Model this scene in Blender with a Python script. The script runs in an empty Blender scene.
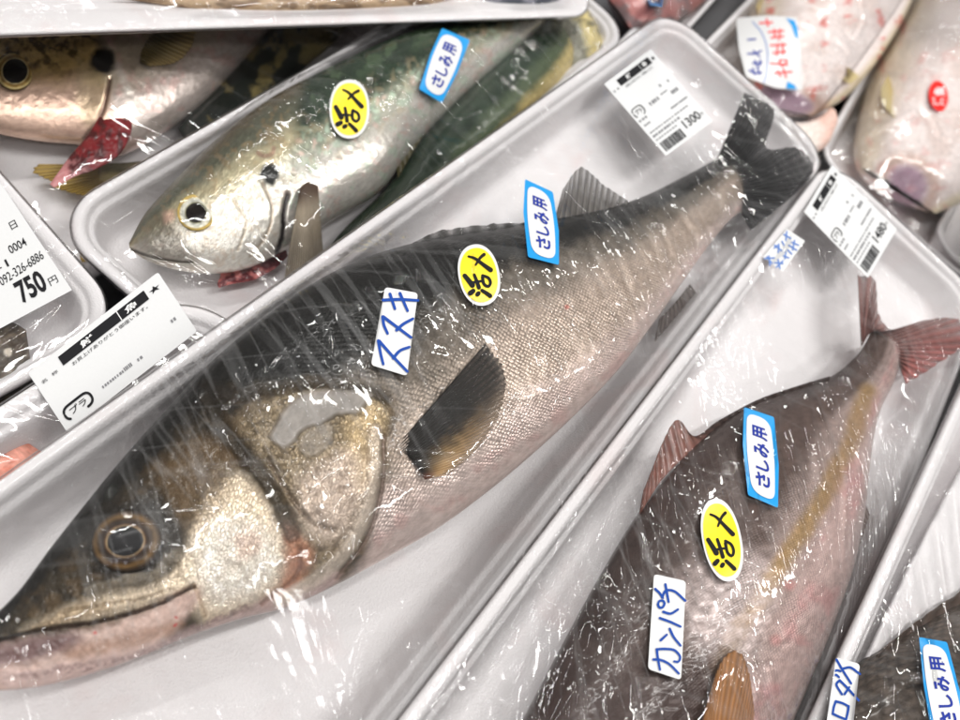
import bpy, math, random
import numpy as np
from mathutils import Matrix, Vector
from mathutils.geometry import delaunay_2d_cdt
random.seed(4)
RNG = np.random.default_rng(7)
SC = bpy.context.scene
COL = SC.collection

# ------------------------------------------------------------------ camera
TH = math.radians(35.0)
G = np.array([0.65, 0.76]); G = G / np.linalg.norm(G)
D0, FPX = 0.45, 753.0
zc = np.array([math.sin(TH) * G[0], math.sin(TH) * G[1], math.cos(TH)])      # table normal, camera frame
yc = np.array([math.cos(TH) * G[0], math.cos(TH) * G[1], -math.sin(TH)])     # away from the viewer
xc = np.cross(yc, zc)
M = np.stack([xc, yc, zc], 1)                                                # cam = M @ world + t
CAM = M.T @ np.array([0, 0, D0])
cam = bpy.data.cameras.new("camera")
co = bpy.data.objects.new("camera", cam); COL.objects.link(co)
mw = np.eye(4); mw[:3, :3] = M.T; mw[:3, 3] = CAM
co.matrix_world = Matrix(mw.tolist())
cam.sensor_width = 36.0
cam.lens = FPX / 960 * 36
cam.clip_start = 0.01; cam.clip_end = 50
cam.dof.use_dof = True
cam.dof.focus_distance = 0.33
cam.dof.aperture_fstop = 8.0
SC.camera = co

# ------------------------------------------------------------------ light: shop ceiling
w = bpy.data.worlds.new("World"); SC.world = w; w.use_nodes = True
bg = w.node_tree.nodes["Background"]
bg.inputs[0].default_value = (1.0, 0.975, 0.965, 1); bg.inputs[1].default_value = 0.44
def tube(loc, rot, power, ln=1.2, wd=0.045):
    d = bpy.data.lights.new("ceiling_tube", 'AREA'); d.shape = 'RECTANGLE'
    d.size = ln; d.size_y = wd; d.energy = power; d.color = (1.0, 0.985, 0.96)
    o = bpy.data.objects.new("ceiling_tube", d); COL.objects.link(o)
    o.location = loc; o.rotation_euler = rot
for x, y, p in ((-0.75, 0.35, 14), (0.55, 0.6, 14), (-0.3, -0.7, 9), (0.9, -0.6, 7), (-0.2, 1.9, 15), (1.5, 1.5, 13), (-1.7, 1.3, 12)):
    tube((x, y, 1.75), (0, 0, math.radians(62)), p)
SC.view_settings.view_transform = 'Standard'
SC.view_settings.look = 'None'
SC.view_settings.exposure = -0.14
SC.view_settings.gamma = 1.0
SC.render.engine = 'CYCLES'
SC.cycles.use_denoising = True
SC.cycles.max_bounces = 8
SC.cycles.transparent_max_bounces = 16
SC.cycles.caustics_reflective = False
SC.cycles.caustics_refractive = False
SC.cycles.sample_clamp_indirect = 4.0

# ------------------------------------------------------------------ helpers
def ray(p):
    p = np.atleast_2d(np.asarray(p, float))
    c = np.stack([(p[:, 0] - 480) / FPX, -(p[:, 1] - 360) / FPX, -np.ones(len(p))], 1)
    return c @ M
def at(p, z):
    """photo pixels -> world points on height z (z scalar or array)"""
    r = ray(p); z = np.broadcast_to(np.asarray(z, float), (len(r),))
    k = (z - CAM[2]) / r[:, 2]
    return CAM + r * k[:, None]
def proj(P):
    c = (np.asarray(P) - CAM) @ M.T
    return np.stack([480 - c[:, 0] / c[:, 2] * FPX, 360 + c[:, 1] / c[:, 2] * FPX], 1)
def lin(r, g, b, k=1.25):
    v = np.array([r, g, b]) / 255.0
    return np.where(v <= .04045, v / 12.92, ((v + .055) / 1.055) ** 2.4) * k
def sstep(a, b, x):
    t = np.clip((x - a) / (b - a), 0, 1); return t * t * (3 - 2 * t)
_T = RNG.random((256, 256))
def vnoise(x, y):
    xi = np.floor(x).astype(int); yi = np.floor(y).astype(int)
    fx = x - xi; fy = y - yi
    fx = fx * fx * (3 - 2 * fx); fy = fy * fy * (3 - 2 * fy)
    a = _T[xi & 255, yi & 255]; b = _T[(xi + 1) & 255, yi & 255]
    c = _T[xi & 255, (yi + 1) & 255]; d = _T[(xi + 1) & 255, (yi + 1) & 255]
    return (a * (1 - fx) + b * fx) * (1 - fy) + (c * (1 - fx) + d * fx) * fy
def fbm(x, y, o=4):
    s = 0; a = .5; n = 0
    for k in range(o):
        s = s + a * vnoise(x * 2 ** k + 17.3 * k, y * 2 ** k + 9.1 * k); n += a; a *= .55
    return s / n
def cr(pts, n):
    """Catmull-Rom through points, n samples, even in arc length"""
    P = np.asarray(pts, float)
    if len(P) == 2:
        t = np.linspace(0, 1, n)[:, None]; return P[0] * (1 - t) + P[1] * t
    E = np.vstack([2 * P[0] - P[1], P, 2 * P[-1] - P[-2]])
    out = []
    for i in range(len(P) - 1):
        a, b, c, d = E[i:i + 4]
        t = np.linspace(0, 1, 24, endpoint=False)[:, None]
        out.append(.5 * (2 * b + (c - a) * t + (2 * a - 5 * b + 4 * c - d) * t ** 2 + (3 * b - a - 3 * c + d) * t ** 3))
    q = np.vstack(out + [P[-1:]])
    L = np.r_[0, np.cumsum(np.linalg.norm(np.diff(q[:, :2], axis=0), axis=1))]
    s = np.linspace(0, L[-1], n)
    return np.stack([np.interp(s, L, q[:, k]) for k in range(q.shape[1])], 1)
def dline(x, y, pts):
    """distance to a polyline, and position 0..1 along it"""
    P = np.asarray(pts, float); best = np.full(x.shape, 1e9); pos = np.zeros(x.shape)
    L = np.r_[0, np.cumsum(np.linalg.norm(np.diff(P, axis=0), axis=1))]
    for i in range(len(P) - 1):
        a, b = P[i], P[i + 1]; v = b - a; q = (v @ v) + 1e-9
        t = np.clip(((x - a[0]) * v[0] + (y - a[1]) * v[1]) / q, 0, 1)
        d = np.hypot(x - a[0] - t * v[0], y - a[1] - t * v[1])
        m = d < best; best = np.where(m, d, best)
        pos = np.where(m, (L[i] + t * (L[i + 1] - L[i])) / L[-1], pos)
    return best, pos
def stroke(x, y, pts, wd, soft=None):
    soft = soft or wd * .6
    d, _ = dline(x, y, cr(pts, max(8, 6 * len(pts))))
    return 1 - sstep(wd - soft, wd + soft, d)
def area(x, y, pts, soft):
    """1 inside a pixel polygon, with a soft edge"""
    P = cr(list(pts) + [pts[0]], 8 * len(pts))
    ins = np.zeros(x.shape, bool)
    for i in range(len(P) - 1):
        (x0, y0), (x1, y1) = P[i], P[i + 1]
        if y0 == y1: continue
        c = (y0 > y) != (y1 > y)
        ins ^= c & (x < (x1 - x0) * (y - y0) / (y1 - y0) + x0)
    d, _ = dline(x, y, P)
    return sstep(-soft, soft, np.where(ins, d, -d))
def mix(c, col, m):
    col = np.asarray(col); col = col[None] if col.ndim == 1 else col
    return c * (1 - m[:, None]) + col * m[:, None]

def link(name, me, mats, parent=None, smooth=True):
    o = bpy.data.objects.new(name, me); COL.objects.link(o)
    for m in (mats if isinstance(mats, (list, tuple)) else [mats]): me.materials.append(m)
    if parent is not None: o.parent = parent
    if smooth: me.polygons.foreach_set('use_smooth', np.ones(len(me.polygons), bool))
    return o
def mesh(name, V, F):
    me = bpy.data.meshes.new(name)
    me.from_pydata([tuple(v) for v in V], [], F); me.update()
    return me
def gridmesh(name, V, nu, nv, wrap=False):
    """V: (nu*nv,3) row-major quads; fast"""
    i = np.arange(nu - 1)[:, None]; nj = nv if wrap else nv - 1
    j = np.arange(nj)[None, :]; j2 = (j + 1) % nv
    return quadmesh(name, V, np.stack([i * nv + j, i * nv + j2, (i + 1) * nv + j2, (i + 1) * nv + j], -1).reshape(-1, 4))
def quadmesh(name, V, q):
    me = bpy.data.meshes.new(name)
    me.vertices.add(len(V)); me.vertices.foreach_set('co', np.asarray(V, np.float32).ravel())
    me.loops.add(q.size); me.loops.foreach_set('vertex_index', q.ravel().astype(np.int32))
    me.polygons.add(len(q)); me.polygons.foreach_set('loop_start', (np.arange(len(q)) * 4).astype(np.int32))
    me.update(calc_edges=True); me.validate()
    return me
def setcol(me, name, rgb, alpha=None):
    a = me.color_attributes.new(name, 'FLOAT_COLOR', 'POINT')
    v = np.ones((len(rgb), 4), np.float32); v[:, :3] = np.clip(rgb, 0, 4)
    if alpha is not None: v[:, 3] = alpha
    a.data.foreach_set('color', v.ravel())
def setuv(me, uv):
    l = me.uv_layers.new(name='UVMap')
    vi = np.empty(len(me.loops), np.int32); me.loops.foreach_get('vertex_index', vi)
    l.data.foreach_set('uv', np.asarray(uv, np.float32)[vi].ravel())
def tag(o, label, cat, group=None, kind=None):
    if kind: o['kind'] = kind
    if label: o['label'] = label
    if cat: o['category'] = cat
    if group: o['group'] = group
    return o

# ------------------------------------------------------------------ materials
def newmat(name):
    m = bpy.data.materials.new(name); m.use_nodes = True
    nt = m.node_tree; b = nt.nodes['Principled BSDF']
    return m, nt, b
def N(nt, t, **kw):
    n = nt.nodes.new(t)
    for k, v in kw.items(): setattr(n, k, v)
    return n
def math_(nt, op, a, b=None, clamp=False):
    n = nt.nodes.new('ShaderNodeMath'); n.operation = op; n.use_clamp = clamp
    for i, v in enumerate((a, b)):
        if v is None: continue
        if isinstance(v, (int, float)): n.inputs[i].default_value = v
        else: nt.links.new(v, n.inputs[i])
    return n.outputs[0]
def plain(name, col, rough=.5, noise=0, bump=0, scale=400, spec=.5, metal=0):
    m, nt, b = newmat(name)
    b.inputs['Base Color'].default_value = (*col, 1); b.inputs['Roughness'].default_value = rough
    b.inputs['Specular IOR Level'].default_value = spec; b.inputs['Metallic'].default_value = metal
    tc = N(nt, 'ShaderNodeTexCoord'); ns = N(nt, 'ShaderNodeTexNoise'); ns.inputs['Scale'].default_value = scale
    ns.inputs['Detail'].default_value = 4
    nt.links.new(tc.outputs['Object'], ns.inputs['Vector'])
    if noise:
        mx = N(nt, 'ShaderNodeMix', data_type='RGBA')
        mx.inputs[6].default_value = (*[c * (1 - noise) for c in col], 1); mx.inputs[7].default_value = (*[min(1, c * (1 + noise)) for c in col], 1)
        nt.links.new(ns.outputs['Fac'], mx.inputs[0]); nt.links.new(mx.outputs[2], b.inputs['Base Color'])
    if bump:
        bp = N(nt, 'ShaderNodeBump'); bp.inputs['Strength'].default_value = bump; bp.inputs['Distance'].default_value = .0005
        nt.links.new(ns.outputs['Fac'], bp.inputs['Height']); nt.links.new(bp.outputs[0], b.inputs['Normal'])
    return m
def foam_mat():
    m, nt, b = newmat('white_foam')
    tc = N(nt, 'ShaderNodeTexCoord')
    v = N(nt, 'ShaderNodeTexVoronoi'); v.inputs['Scale'].default_value = 900
    n = N(nt, 'ShaderNodeTexNoise'); n.inputs['Scale'].default_value = 14; n.inputs['Detail'].default_value = 3
    n2 = N(nt, 'ShaderNodeTexNoise'); n2.inputs['Scale'].default_value = 1500; n2.inputs['Detail'].default_value = 2
    for q in (v, n, n2): nt.links.new(tc.outputs['Object'], q.inputs['Vector'])
    mx = N(nt, 'ShaderNodeMix', data_type='RGBA')
    mx.inputs[6].default_value = (*(.86, .825, .83), 1); mx.inputs[7].default_value = (*(.91, .885, .89), 1)
    nt.links.new(n.outputs['Fac'], mx.inputs[0]); nt.links.new(mx.outputs[2], b.inputs['Base Color'])
    n3 = N(nt, 'ShaderNodeTexNoise'); n3.inputs['Scale'].default_value = 22; n3.inputs['Detail'].default_value = 5; n3.inputs['Distortion'].default_value = .8
    n4 = N(nt, 'ShaderNodeTexNoise'); n4.inputs['Scale'].default_value = 60; n4.inputs['Detail'].default_value = 2
    for q in (n3, n4): nt.links.new(tc.outputs['Object'], q.inputs['Vector'])
    rm = N(nt, 'ShaderNodeMapRange'); rm.inputs['From Min'].default_value = .56; rm.inputs['From Max'].default_value = .74; rm.inputs['To Max'].default_value = .8
    nt.links.new(n3.outputs['Fac'], rm.inputs['Value'])
    m3 = N(nt, 'ShaderNodeMix', data_type='RGBA'); m3.inputs[7].default_value = (.84, .745, .74, 1)
    nt.links.new(rm.outputs[0], m3.inputs[0]); nt.links.new(mx.outputs[2], m3.inputs[6]); nt.links.new(m3.outputs[2], b.inputs['Base Color'])
    h = math_(nt, 'ADD', math_(nt, 'ADD', math_(nt, 'MULTIPLY', v.outputs['Distance'], .7), n2.outputs['Fac']), math_(nt, 'MULTIPLY', n4.outputs['Fac'], 2.5))
    bp = N(nt, 'ShaderNodeBump'); bp.inputs['Strength'].default_value = .35; bp.inputs['Distance'].default_value = .0006
    nt.links.new(h, bp.inputs['Height']); nt.links.new(bp.outputs[0], b.inputs['Normal'])
    b.inputs['Roughness'].default_value = .38; b.inputs['Specular IOR Level'].default_value = .45
    return m
def film_mat(name, density=1.0, strength=1.0, ang=0.0, crinkly=1.0):
    """clear stretch wrap: mirror-like, mostly see-through, creased in bands across the tray (UV in metres)"""
    m = bpy.data.materials.new(name); m.use_nodes = True; nt = m.node_tree
    nt.nodes.remove(nt.nodes['Principled BSDF']); out = nt.nodes['Material Output']
    uv = N(nt, 'ShaderNodeUVMap')
    def rot(a, sx, sy, loc=(0, 0, 0)):
        mp = N(nt, 'ShaderNodeMapping'); mp.vector_type = 'TEXTURE'
        mp.inputs['Rotation'].default_value = (0, 0, a); mp.inputs['Scale'].default_value = (1 / sx, 1 / sy, 1)
        mp.inputs['Location'].default_value = loc
        nt.links.new(uv.outputs[0], mp.inputs['Vector']); return mp.outputs[0]
    def noise(vec, sc, det=2, dist=0.0, rough=.5):
        n = N(nt, 'ShaderNodeTexNoise'); n.inputs['Scale'].default_value = sc; n.inputs['Detail'].default_value = det
        n.inputs['Distortion'].default_value = dist; n.inputs['Roughness'].default_value = rough
        nt.links.new(vec, n.inputs['Vector']); return n.outputs['Fac']
    def ridged(f, wdt):
        a = math_(nt, 'ABSOLUTE', math_(nt, 'SUBTRACT', f, .5))
        mr = N(nt, 'ShaderNodeMapRange'); mr.inputs['From Min'].default_value = 0; mr.inputs['From Max'].default_value = wdt
        mr.inputs['To Min'].default_value = 1; mr.inputs['To Max'].default_value = 0; mr.interpolation_type = 'SMOOTHSTEP'
        nt.links.new(a, mr.inputs['Value']); return mr.outputs[0]
    def gate(f, a, b):
        mr = N(nt, 'ShaderNodeMapRange'); mr.inputs['From Min'].default_value = a; mr.inputs['From Max'].default_value = b
        nt.links.new(f, mr.inputs['Value']); return mr.outputs[0]
    lines1 = ridged(noise(rot(ang, 150 * density, 7), 1.0, 1), .045)
    lines2 = ridged(noise(rot(ang + .22, 90 * density, 6, (.3, .1, 0)), 1.0, 1), .03)
    lines3 = ridged(noise(rot(ang + 1.25, 45, 4, (.7, .2, 0)), 1.0, 1), .02)
    crinkle = noise(rot(ang, 85, 36), 1.0, 1, 1.6)
    ec = N(nt, 'ShaderNodeVertexColor', layer_name='Edge'); es = N(nt, 'ShaderNodeSeparateColor'); nt.links.new(ec.outputs[0], es.inputs[0])
    g1 = gate(noise(uv.outputs[0], 11, 1), .40, .62)
    g2 = gate(noise(rot(0, 1, 1, (.4, .9, 0)), 13, 1), .50, .66)
    g3 = gate(noise(rot(0, 1, 1, (.8, .3, 0)), 15, 1), .58, .70)
    soft = noise(rot(ang + .1, 22, 6), 1.0, 2)
    h = math_(nt, 'MULTIPLY', math_(nt, 'MULTIPLY', lines1, g1), 1.5)
    h = math_(nt, 'ADD', h, math_(nt, 'MULTIPLY', math_(nt, 'MULTIPLY', lines2, g2), 1.1))
    h = math_(nt, 'ADD', h, math_(nt, 'MULTIPLY', math_(nt, 'MULTIPLY', lines3, g2), .5))
    h = math_(nt, 'ADD', h, math_(nt, 'MULTIPLY', math_(nt, 'MULTIPLY', crinkle, math_(nt, 'ADD', g3, math_(nt, 'MULTIPLY', es.outputs[0], .4))), 1.3 * crinkly))
    h = math_(nt, 'ADD', h, math_(nt, 'MULTIPLY', soft, .9))
    bp = N(nt, 'ShaderNodeBump'); bp.inputs['Strength'].default_value = .7 * strength; bp.inputs['Distance'].default_value = .0012
    nt.links.new(h, bp.inputs['Height'])
    fr = N(nt, 'ShaderNodeFresnel'); fr.inputs['IOR'].default_value = 1.45
    gl = N(nt, 'ShaderNodeBsdfGlossy'); gl.inputs['Roughness'].default_value = .045
    gl.inputs['Color'].default_value = (1, 1, 1, 1); nt.links.new(bp.outputs[0], gl.inputs['Normal'])
    tr = N(nt, 'ShaderNodeBsdfTransparent'); tr.inputs['Color'].default_value = (.985, .985, .985, 1)
    f = math_(nt, 'MULTIPLY', fr.outputs[0], .8, clamp=True)
    ms = N(nt, 'ShaderNodeMixShader')
    nt.links.new(f, ms.inputs[0]); nt.links.new(tr.outputs[0], ms.inputs[1]); nt.links.new(gl.outputs[0], ms.inputs[2])
    df = N(nt, 'ShaderNodeBsdfDiffuse'); df.inputs['Color'].default_value = (.9, .9, .9, 1)
    wh = math_(nt, 'ADD', math_(nt, 'MULTIPLY', math_(nt, 'MULTIPLY', lines1, g1), .038 * strength), math_(nt, 'MULTIPLY', math_(nt, 'MULTIPLY', lines2, g2), .05 * strength))
    wh = math_(nt, 'ADD', wh, math_(nt, 'MULTIPLY', lines3, .025 * strength))
    m2 = N(nt, 'ShaderNodeMixShader'); nt.links.new(wh, m2.inputs[0]); nt.links.new(ms.outputs[0], m2.inputs[1]); nt.links.new(df.outputs[0], m2.inputs[2])
    nt.links.new(m2.outputs[0], out.inputs['Surface'])
    return m
def fish_mat(name, scale=.0027, cheek=.0034, rough=.3, coat=.5, bump=.6):
    """skin: colours from the painted hide (Col), mask Msk = scales / head plates / silver"""
    m, nt, b = newmat(name)
    c = N(nt, 'ShaderNodeVertexColor', layer_name='Col'); k = N(nt, 'ShaderNodeVertexColor', layer_name='Msk')
    sp = N(nt, 'ShaderNodeSeparateColor'); nt.links.new(k.outputs[0], sp.inputs[0])
    uv = N(nt, 'ShaderNodeUVMap')
    wn = N(nt, 'ShaderNodeTexNoise'); wn.inputs['Scale'].default_value = 60; wn.inputs['Detail'].default_value = 2
    nt.links.new(uv.outputs[0], wn.inputs['Vector'])
    wv = N(nt, 'ShaderNodeVectorMath', operation='MULTIPLY_ADD'); wv.inputs[1].default_value = (.004, .004, 0)
    nt.links.new(wn.outputs['Color'], wv.inputs[0]); nt.links.new(uv.outputs[0], wv.inputs[2]); wuv = wv.outputs[0]
    def vor(sz, feat, rnd, sx=1.0, rt=0.0):
        mp = N(nt, 'ShaderNodeMapping'); mp.inputs['Scale'].default_value = (1 / sz / sx, 1 / sz, 1); mp.inputs['Rotation'].default_value = (0, 0, rt)
        nt.links.new(wuv, mp.inputs['Vector'])
        v = N(nt, 'ShaderNodeTexVoronoi', voronoi_dimensions='2D', feature=feat)
        v.inputs['Scale'].default_value = 1; v.inputs['Randomness'].default_value = rnd
        nt.links.new(mp.outputs[0], v.inputs['Vector']); return v
    v1 = vor(scale, 'F1', .30, 1.25, math.pi / 4); v2 = vor(cheek, 'DISTANCE_TO_EDGE', .9); v2c = vor(cheek, 'F1', .95)
    def mr(x, a, b_, c_, d_):
        n = N(nt, 'ShaderNodeMapRange'); n.interpolation_type = 'SMOOTHSTEP'
        for nm, val in zip(('From Min', 'From Max', 'To Min', 'To Max'), (a, b_, c_, d_)): n.inputs[nm].default_value = val
        nt.links.new(x, n.inputs['Value']); return n.outputs[0]
    def lerp1(fac, x):      # 1 + fac*(x-1)
        return math_(nt, 'ADD', 1.0, math_(nt, 'MULTIPLY', fac, math_(nt, 'SUBTRACT', x, 1.0)))
    pn = N(nt, 'ShaderNodeTexNoise'); pn.inputs['Scale'].default_value = 38; pn.inputs['Detail'].default_value = 3
    nt.links.new(uv.outputs[0], pn.inputs['Vector'])
    sfac = math_(nt, 'MULTIPLY', sp.outputs[0], mr(pn.outputs['Fac'], .3, .65, .25, 1.15))
    s = lerp1(sfac, mr(v1.outputs['Distance'], .12, .62, 1.18, .62))
    q = lerp1(sp.outputs[1], mr(v2.outputs['Distance'], .0, .12, .72, 1.05))
    sepc = N(nt, 'ShaderNodeSeparateColor'); nt.links.new(v2c.outputs['Color'], sepc.inputs[0])
    q2 = lerp1(math_(nt, 'MULTIPLY', sp.outputs[1], .6), mr(sepc.outputs[0], 0, 1, .72, 1.22))
    ns = N(nt, 'ShaderNodeTexNoise'); ns.inputs['Scale'].default_value = 190; ns.inputs['Detail'].default_value = 6; ns.inputs['Roughness'].default_value = .7
    nt.links.new(uv.outputs[0], ns.inputs['Vector'])
    nn = mr(ns.outputs['Fac'], .25, .75, .78, 1.2)
    mul = math_(nt, 'MULTIPLY', math_(nt, 'MULTIPLY', s, q), math_(nt, 'MULTIPLY', nn, q2))
    vm = N(nt, 'ShaderNodeVectorMath', operation='SCALE')
    nt.links.new(c.outputs[0], vm.inputs[0]); nt.links.new(mul, vm.inputs['Scale'])
    nt.links.new(vm.outputs[0], b.inputs['Base Color'])
    nt.links.new(sp.outputs[2], b.inputs['Metallic'])
    b.inputs['Roughness'].default_value = rough; b.inputs['Specular IOR Level'].default_value = .28
    b.inputs['Coat Weight'].default_value = coat * .4; b.inputs['Coat Roughness'].default_value = .07
    h = math_(nt, 'MULTIPLY', sfac, math_(nt, 'MULTIPLY', v1.outputs['Distance'], -1.2))
    h = math_(nt, 'ADD', h, math_(nt, 'MULTIPLY', sp.outputs[1], mr(v2.outputs['Distance'], 0, .22, 0, 1)))
    h = math_(nt, 'ADD', h, math_(nt, 'MULTIPLY', ns.outputs['Fac'], .9))
    bp = N(nt, 'ShaderNodeBump'); bp.inputs['Strength'].default_value = bump; bp.inputs['Distance'].default_value = .0007
    nt.links.new(h, bp.inputs['Height']); nt.links.new(bp.outputs[0], b.inputs['Normal'])
    return m
def hide_mat(name, rough=.35, coat=.4, bump=.3, metal=0.0, scale=300):
    """vertex-coloured skin, fins, eyes, flesh"""
    m, nt, b = newmat(name)
    c = N(nt, 'ShaderNodeVertexColor', layer_name='Col'); nt.links.new(c.outputs[0], b.inputs['Base Color'])
    b.inputs['Roughness'].default_value = rough; b.inputs['Specular IOR Level'].default_value = .3; b.inputs['Coat Weight'].default_value = coat * .5; b.inputs['Coat Roughness'].default_value = .04
    b.inputs['Metallic'].default_value = metal
    if bump:
        tc = N(nt, 'ShaderNodeTexCoord'); ns = N(nt, 'ShaderNodeTexNoise'); ns.inputs['Scale'].default_value = scale; ns.inputs['Detail'].default_value = 4
        nt.links.new(tc.outputs['Object'], ns.inputs['Vector'])
        bp = N(nt, 'ShaderNodeBump'); bp.inputs['Strength'].default_value = bump; bp.inputs['Distance'].default_value = .0008
        nt.links.new(ns.outputs['Fac'], bp.inputs['Height']); nt.links.new(bp.outputs[0], b.inputs['Normal'])
    return m
FOAM = foam_mat()
PAPER = plain('label_paper', (.68, .685, .685), .6, .03, .05, 900)
WHITE = plain('sticker_white', (.72, .72, .715), .3, 0, .35, 70)
BLUE = plain('sticker_blue', tuple(lin(10, 140, 205, 1.15)), .28, 0, .35, 70)
NAVY = plain('navy_ink', tuple(lin(40, 58, 150, 1.0)), .7, 0, 0, 400, .15)
PEN = plain('blue_pen_ink', tuple(lin(32, 74, 160, 1.0)), .7, 0, 0, 400, .15)
PALEPEN = plain('pale_blue_ink', tuple(lin(95, 130, 195, 1.0)), .7, 0, 0, 400, .15)
YELLOW = plain('sticker_yellow', tuple(lin(250, 222, 30, 1.1)), .28, 0, .35, 70)
BLACK = plain('black_ink', (.012, .012, .014), .7, 0, 0, 400, .15)
GREY = plain('grey_print', (.22, .22, .23), .7, 0, 0, 400, .15)
RED = plain('red_ink', tuple(lin(215, 40, 35, 1.1)), .7, 0, 0, 400, .15)
PINKINK = plain('faded_red_ink', tuple(lin(225, 95, 95, 1.1)), .7, 0, 0, 400, .15)
EYE = hide_mat('eye_wet', .15, .0, 0)
EYE.node_tree.nodes['Principled BSDF'].inputs['Specular IOR Level'].default_value = .08
FIN = hide_mat('fin_membrane', .38, .5, .25, 0, 900)
_nt = FIN.node_tree; _nt.links.new([n for n in _nt.nodes if n.type == 'VERTEX_COLOR'][0].outputs[1], _nt.nodes['Principled BSDF'].inputs['Alpha'])
FLESH = hide_mat('raw_flesh', .35, .4, .4, 0, 220)
COUNTER = plain('counter_steel', (.10, .10, .105), .35, .2, .1, 60, .5, .3)

# ------------------------------------------------------------------ the surface below
V = [(-3, -3, -.051), (3, -3, -.051), (3, 3, -.051), (-3, 3, -.051), (-3, -3, -.08), (3, -3, -.08), (3, 3, -.08), (-3, 3, -.08)]
cnt = link('display_counter', mesh('display_counter', V, [(0, 1, 2, 3), (4, 7, 6, 5), (0, 4, 5, 1), (1, 5, 6, 2), (2, 6, 7, 3), (3, 7, 4, 0)]), COUNTER, smooth=False)
cnt['kind'] = 'structure'

# ------------------------------------------------------------------ trays and film
HT = .030
PROFILE = [(.020, .0), (.017, .001), (.007, .0235), (.002, .0250), (.0004, .0262), (0, .0278), (.0008, .0292), (.0026, .0299), (.0050, .0300), (.0072, .0295), (.0086, .0283),
           (.0094, .0270), (.0106, .0263), (.0122, .0260), (.0134, .0250), (.0146, .0225), (.0190, .0095), (.0215, .0068), (.0250, .0056), (.0300, .0050)]
class Rect: pass
def rect(p1, p2, opp, e1, e2, base, shape=(.78, 1.0)):
    """tray footprint: p1-p2 lie on one long rim, opp (pixel or width) gives the other, e1/e2 the two ends"""
    r = Rect(); r.ks, r.kz = shape; z = base + HT * r.kz
    a, b = at([p1, p2], z)[:, :2]; u = (b - a) / np.linalg.norm(b - a); n = np.array([-u[1], u[0]])
    wv = opp if isinstance(opp, (int, float)) else float((at([opp], z)[0, :2] - a) @ n)
    s1 = float((at([e1], z)[0, :2] - a) @ u); s2 = float((at([e2], z)[0, :2] - a) @ u)
    r.u, r.n = u, n
    r.c = a + u * (s1 + s2) / 2 + n * wv / 2
    r.L, r.W, r.base, r.rim = abs(s2 - s1), abs(wv), base, z
    return r
def outline(r, d, n=14, R=.030, straight=0):
    """rounded rectangle, inset by d"""
    hx, hy = r.L / 2 - d, r.W / 2 - d; q = max(R - d, .004); pts = []
    for cx, cy, a0 in ((1, 1, 0), (-1, 1, 90), (-1, -1, 180), (1, -1, 270)):
        for k in range(n):
            t = math.radians(a0 + 90 * k / (n - 1)); pts.append((cx * (hx - q) + q * math.cos(t), cy * (hy - q) + q * math.sin(t)))
    pts = np.array(pts)
    if straight:
        q_ = np.vstack([pts, pts[:1]]); L = np.r_[0, np.cumsum(np.linalg.norm(np.diff(q_, axis=0), axis=1))]
        s = np.linspace(0, L[-1], straight, endpoint=False); pts = np.stack([np.interp(s, L, q_[:, k]) for k in (0, 1)], 1)
    return pts
def toworld(r, p): return r.c + p[:, :1] * r.u + p[:, 1:2] * r.n
def tray(r, label, group='white foam trays on the fish counter', R=.030):
    rings = []
    for d, z in PROFILE:
        d *= r.ks; z *= r.kz
        p = toworld(r, outline(r, d, R=R)); rings.append(np.c_[p, np.full(len(p), r.base + z)])
    n = len(rings[0]); V = np.vstack(rings); F = []
    for i in range(len(rings) - 1):
        for j in range(n):
            F.append((i * n + j, i * n + (j + 1) % n, (i + 1) * n + (j + 1) % n, (i + 1) * n + j))
    F.append(tuple(range(n))[::-1]); F.append(tuple(range((len(rings) - 1) * n, len(rings) * n)))
    o = link('foam_tray', mesh('foam_tray', V, F), FOAM)
    o.data.polygons[-1].use_smooth = False; o.data.polygons[-2].use_smooth = False
    tag(o, label, 'tray', group); return o

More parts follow.
